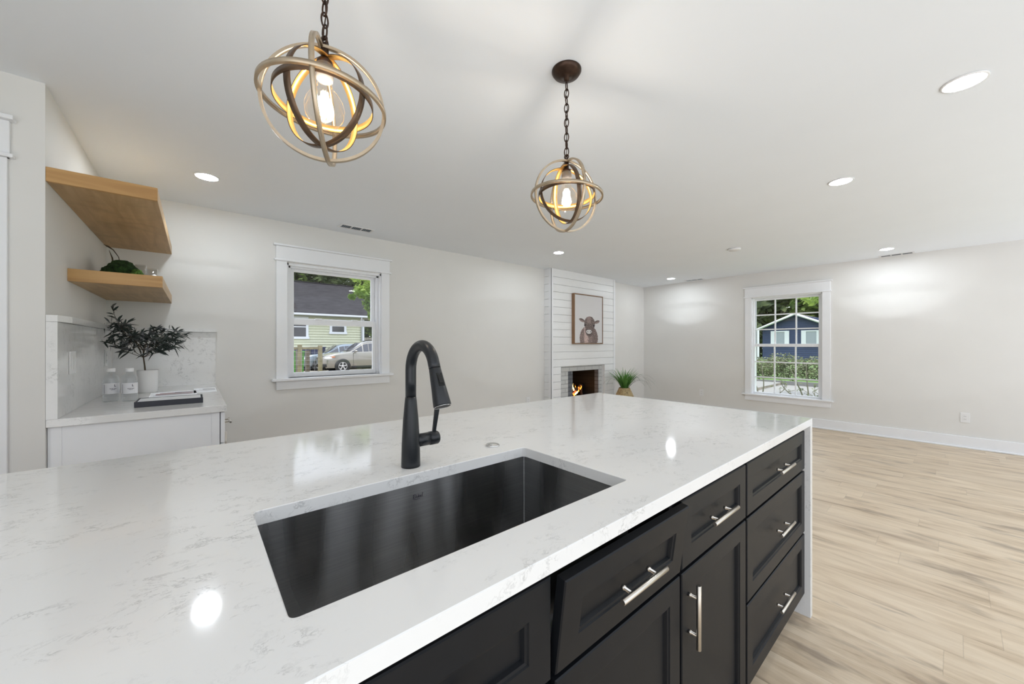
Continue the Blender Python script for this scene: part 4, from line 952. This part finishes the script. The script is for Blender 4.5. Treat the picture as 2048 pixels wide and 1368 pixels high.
# cars
def car(name, label, ox, oy, L, Wd, prof, paint, wheels, wr):
    """prof rows: x, z bottom, belt, top, side inset of the top; y from oy (near side) to oy+Wd"""
    t = thing(name, label, 'car', (ox+L/2, oy+Wd/2, GZ)); zg = GZ+.03
    rows = []
    for (x, zb, be, tp, ins, nar) in prof:
        h = [(nar+.03, zb), (nar, zb+.12), (nar-.0, (zb+be)/2), (nar+.015, be-.06), (nar+.04, be), (nar+ins*.8+.03, be+(tp-be)*.80+.0), (nar+ins+.07, tp-.01), (Wd/2*.62+nar*.3, tp+.015), (Wd/2, tp+.02)]
        ring = [(ox+x, oy+a, zg+b) for a, b in h] + [(ox+x, oy+Wd-a, zg+b) for a, b in h[-2::-1]]
        rows.append(ring)
    m = MB(); V = m.grid(rows); 
    for r in (V[0], V[-1]): m._f(r)
    for f in m.b.faces: f.smooth = True
    m.build('body', paint, t)
    def patch(name, i0, i1, j0, j1, shrink, mt):
        for mir in (False, True):
            m = MB()
            for i in range(i0, i1):
                q = []
                for (a, b) in ((i, j0), (i+1, j0), (i+1, j1), (i, j1)):
                    r = rows[a]; bb = b if not mir else len(r)-1-b; q.append(Vector(r[bb]))
                c = sum(q, Vector())/4; q = [c+(p-c)*shrink+Vector((0, (.012 if mir else -.012), .006)) for p in q]; m.quad(*q)
            m.build(name, mt, t)
            if name != 'side_window': break
    cab = [i for i in range(len(prof)) if prof[i][3]-prof[i][2] > .25]
    for i in range(cab[0], cab[-1]): 
        pass
    patch('side_window', cab[0], cab[-1], 4, 5, .92, 'dglass')
    # windscreen: between the last bonnet row and first cabin row
    a, b = cab[0]-1, cab[0]; m = MB(); off = Vector((-.012, 0, .012))
    A = [Vector(rows[a][j])+off for j in (5, 7, 9, 11)]; Bq = [Vector(rows[b][j])+off for j in (5, 7, 9, 11)]
    A = [p.lerp(q, .06) for p, q in zip(A, Bq)]; m.grid([A, [p.lerp(q, .93) for p, q in zip(A, Bq)]]); m.build('windscreen', 'dglass', t)
    m = MB(); q = [Vector(rows[a][4]), Vector(rows[b][4]), Vector(rows[b][5])]; q = [p+Vector((0, -.013, .004)) for p in q]; c = sum(q, Vector())/3; q = [c+(p-c)*.8 for p in q]; m._f([m.v(p) for p in q]); m.build('quarter_window', 'dglass', t)
    for wx in wheels:
        for sd in (0, 1):
            yy = oy-.005 if sd == 0 else oy+Wd+.005; s_ = -1 if sd == 0 else 1
            m = MB(); m.lathe([(wr+.065, -.02), (wr+.06, .008), (wr+.0, .010), (.0005, .010)], (ox+wx, yy-s_*.0, zg+wr-.03), 32, (0, s_, 0)); m.build('wheel_arch', 'cardark', t)
            m = MB(); m.lathe([(.0005, -.2), (wr-.02, -.2), (wr, -.17), (wr, -.02), (wr-.03, 0.018), (wr*.66, .02), (wr*.64, .0), (.0005, .0)], (ox+wx, yy, zg+wr-.03), 36, (0, s_, 0)); w = m.build('wheel', 'tyre', t)
            m = MB(); c = Vector((ox+wx, yy+s_*.012, zg+wr-.03))
            m.ring(c, (0, 1, 0), wr*.66, .02, .02, 36)
            for k in range(5):
                a_ = 2*PI*k/5+.3
                d1 = Vector((math.cos(a_-.16), 0, math.sin(a_-.16))); d2 = Vector((math.cos(a_+.16), 0, math.sin(a_+.16))); m.quad(c+d1*wr*.63, c+d2*wr*.63, c+Vector((math.cos(a_+.6), 0, math.sin(a_+.6)))*wr*.13, c+Vector((math.cos(a_-.6), 0, math.sin(a_-.6)))*wr*.13)
            m.lathe([(.05, .0), (.05, .012), (.0005, .014)], c, 16, (0, s_, 0)); m.build('rim', 'rim', w)
    return t, rows, zg
prof = [(0.0, .42, .66, .70, .05, .34), (.06, .30, .74, .80, .06, .20), (.22, .22, .84, .90, .08, .08), (.60, .22, .93, .985, .10, .02), (1.05, .22, .99, 1.03, .12, .0), (1.32, .22, 1.02, 1.07, .12, 0),
        (2.05, .22, 1.05, 1.56, .24, 0), (2.35, .22, 1.06, 1.63, .25, 0), (3.0, .22, 1.08, 1.66, .25, 0), (3.8, .22, 1.10, 1.63, .26, 0), (4.25, .22, 1.12, 1.55, .27, .02), (4.5, .3, 1.10, 1.25, .2, .05), (4.58, .4, .95, 1.0, .1, .12)]
cx_ = 5.02; cy_ = 21.0
t, rows, zg = car('parked_suv', 'champagne silver SUV parked in front of the yellow house', cx_, cy_, 4.58, 1.8, prof, 'silver', (.96, 3.6), .335)
m = MB(); m.blob((cx_+.30, cy_+.12, zg+.74), (.22, .10, .075), .02, 4, 3); m.build('headlight', 'lamp', t, 'clear headlight')
m = MB(); m.blob((cx_+.50, cy_+.04, zg+.80), (.10, .035, .03), .02, 4, 2); m.build('indicator', 'amber', t)
m = MB(); m.box(cx_-.02, cx_+.09, cy_+.45, cy_+1.35, zg+.58, zg+.76, .02); m.build('grille', 'cardark', t)
m = MB(); m.box(cx_+.02, cx_+.30, cy_+.10, cy_+.5, zg+.28, zg+.44, .03); m.box(cx_+1.4, cx_+3.2, cy_-.012, cy_+.05, zg+.20, zg+.30, .01); m.build('lower_trim', 'cardark', t)
m = MB(); m.blob((cx_+1.62, cy_-.09, zg+1.10), (.085, .10, .06), .02, 4, 3); m.build('mirror', 'silver', t, 'wing mirror')
m = MB(); m.tube([(cx_+2.1, cy_+.28, zg+1.63), (cx_+2.4, cy_+.28, zg+1.70), (cx_+3.9, cy_+.28, zg+1.70)], .022, 8); m.build('roof_rail', 'cardark', t)
m = MB(); m.box(cx_+1.50, cx_+1.515, cy_-.004, cy_+.02, zg+.32, zg+1.0); m.box(cx_+2.62, cx_+2.635, cy_-.004, cy_+.02, zg+.32, zg+1.0); m.build('door_seams', 'cardark', t)
prof2 = [(x, zb, be*.92, tp*.90, ins, n) for (x, zb, be, tp, ins, n) in prof]
t, rows, zg = car('parked_car', 'blue grey car mostly hidden behind the silver SUV', 4.42, 23.3, 4.58, 1.72, prof2, 'bluegrey', (.96, 3.6), .31)
m = MB(); m.blob((4.42+.28, 23.3+.12, zg+.66), (.20, .10, .07), .02, 4, 3); m.build('headlight', 'lamp', t, 'clear headlight')
m = MB(); m.blob((4.42+.42, 23.3+.06, zg+.64), (.06, .05, .04), .02, 4, 2); m.build('indicator', 'amber', t)
m = MB(); m.box(4.40, 4.50, 23.3+.35, 23.3+1.4, zg+.30, zg+.62, .02); m.build('grille', 'cardark', t)

# blue house beyond the right window
bh = thing('house', 'navy blue house with white gable trim beyond the right window', 'house', (46, 9.8, GZ))
BXF = 42.; ap = (9.35, 4.0); sl1 = (4.0-2.775)/(12.047-9.352)
m = MB(); yl, yr = 12.6, 3.6
ev = 2.70
def rk(y): return ap[1]-abs(y-ap[0])*.455
m.box(BXF, BXF+9, yr, 12.0, GZ, ev)
Vv = [m.v((BXF, yr, ev)), m.v((BXF, 12.0, ev)), m.v((BXF, ap[0], ap[1]-.05))]; m._f(Vv)
z = GZ
while z < 3.7:
    yy0 = yr if z < ev else max(yr, ap[0]-(ap[1]-z)/.455); yy1 = 12.0 if z < ev else min(12.0, ap[0]+(ap[1]-z)/.455)
    m.quad((BXF-.03, yy0, z), (BXF-.03, yy1, z), (BXF-.002, yy1, z+.17), (BXF-.002, yy0, z+.17)); z += .17
m.build('wall', 'blue', bh)
m = MB()
for s_, yend in ((1, 12.6), (-1, 5.4)):
    ze = rk(yend); m.grid([[(BXF-.5, ap[0], ap[1]+.08), (BXF+9, ap[0], ap[1]+.08)], [(BXF-.5, yend, ze+.08), (BXF+9, yend, ze+.08)]])
m.build('roof', 'bshingle', bh, fixn=False)
m = MB()
for s_, yend in ((1, 12.6), (-1, 5.4)):
    ze = rk(yend); a = Vector((BXF-.55, ap[0], ap[1])); b = Vector((BXF-.55, yend, ze)); m.tube([a, b], .10, 4)
m.build('rake_trim', 'white', bh, 'white rake board')
m = MB(); m.box(BXF-.10, BXF-.03, 5.6, 12.1, 2.62, 2.74); m.build('frieze_board', 'blue', bh)
for y0, y1, wide in ((9.85, 11.3, 1), (7.5, 8.95, 1)):
    f = MB(); f.box(BXF-.12, BXF-.03, y0, y0+.35, 1.05, 2.5); f.box(BXF-.12, BXF-.03, y1-.35, y1, 1.05, 2.5); f.box(BXF-.12, BXF-.03, y0+.35, y1-.35, 2.4, 2.5); f.box(BXF-.12, BXF-.03, y0+.35, y1-.35, 1.05, 1.15); w = f.build('window', 'white', bh)
    B(BXF-.08, BXF-.04, y0+.35, y1-.35, 1.15, 2.4).build('pane', 'lidg', w)
m = MB(); m.box(BXF-1.2, BXF-1.1, 11.95, 12.10, GZ, 2.7); m.build('porch_post', 'white', bh)
# hedge, trees and shrubs beyond the right window
m = MB(); rnd = random.Random(21)
for i in range(16):
    yy = 1.2+i*.42; h = 1.06+.10*math.sin(i*1.7)+rnd.uniform(-.04, .04); leaves(m, (19.3, yy, GZ+h*.5), (.55, .42, h*.52), 420, .065, rnd, .5)
tag(m.build('hedge', 'hedge', fixn=False), 'long clipped hedge across the street beyond the right window', 'hedge', kind='stuff')
m = MB(); rnd = random.Random(22)
for i in range(40): 
    yy = rnd.uniform(1.2, 7.8); m.tube([(19.3, yy, GZ), (19.2+rnd.uniform(-.2, .2), yy+rnd.uniform(-.2, .2), GZ+.8)], .012, 5)
tag(m.build('hedge_stems', 'bark'), 'bare stems inside the long hedge', 'stems', kind='stuff')
for (x_, y_, h, c, r, mt, lb, sd) in ((55, 18, 12, (55, 17, 7), (5, 6, 5), 'treeC', 'broad green tree behind the blue house, left side', 31), (57, 9, 13, (57, 9, 8.5), (5, 6.5, 5.5), 'treeA', 'tallest green tree centred behind the blue house', 32), (54, 1.5, 12, (54, 1.5, 7), (5, 5, 5), 'treeC', 'broad green tree behind the blue house, right side', 33)):
    tree(x_, y_, h, [(c, r), ((c[0]-1, c[1]+1.5, c[2]-3), (4, 5, 3.5)), ((c[0], c[1]-2, c[2]+3), (4, 4, 3))], mt, lb, n=1500, s=.65, tr=.35, seed=sd, grp='trees behind the blue house')
tree(45, 15.5, 5, [((44.5, 13.7, 1.6), (1., 1.5, 2.2)), ((46, 16, 2.0), (1.5, 3, 2.6))], 'treeC', 'leafy shrub at the left corner of the blue house', 'shrub', n=1200, s=.28, tr=.1, seed=35, name='shrub')
tree(14.4, 1.2, 5, [((14.0, 2.55, 2.70), (.6, .55, .30)), ((14.2, 2.2, 2.95), (.8, .7, .45))], 'treeB', 'bright leafy branch of a street tree at the top of the right window', n=260, s=.085, tr=.08, seed=34)
def shrub(x, y, label, dirs, seed, lv=18):
    rnd = random.Random(seed); t = thing('bare_shrub', label, 'shrub', (x, y, GZ-.05), 'bare shrubs outside the right window'); m = MB(); l = MB()
    for dy, dz, L in dirs:
        p = Vector((x, y, GZ-.05)); d = Vector((rnd.uniform(-.1, .1), dy, dz)).normalized(); pts = [p]
        for i in range(8):
            d = (d+Vector((rnd.uniform(-.15, .15), rnd.uniform(-.25, .25), rnd.uniform(-.1, .12)))).normalized(); p = p+d*L/8; pts.append(p)
            if i > 2:
                q = p+Vector((rnd.uniform(-.2, .2), rnd.uniform(-.25, .25), rnd.uniform(.02, .2))); m.tube([p, q], .005, 5)
                leaves(l, q, (.05, .06, .05), lv//6, .03, rnd, .2)
        m.tube(pts, [.02*(1-.7*i/8) for i in range(9)], 7)
    m.build('stems', 'twig', t); l.build('leaves', 'hedge', t, fixn=False)
shrub(11.0, 3.25, 'leaning bare shrub outside the right window, left one', [(-.35, 1, 1.0), (-.15, 1, .9), (-.9, .5, .8)], 41)
shrub(11.0, 2.22, 'forked bare shrub outside the right window, middle one', [(.35, 1, 1.3), (.1, 1, 1.1), (-.3, .9, .7), (.6, .8, .9)], 42, 30)
shrub(10.6, 1.72, 'small leafy bare shrub outside the right window, right one', [(-.5, 1, .9), (.5, .6, .6), (-.1, 1, .8)], 43, 50)
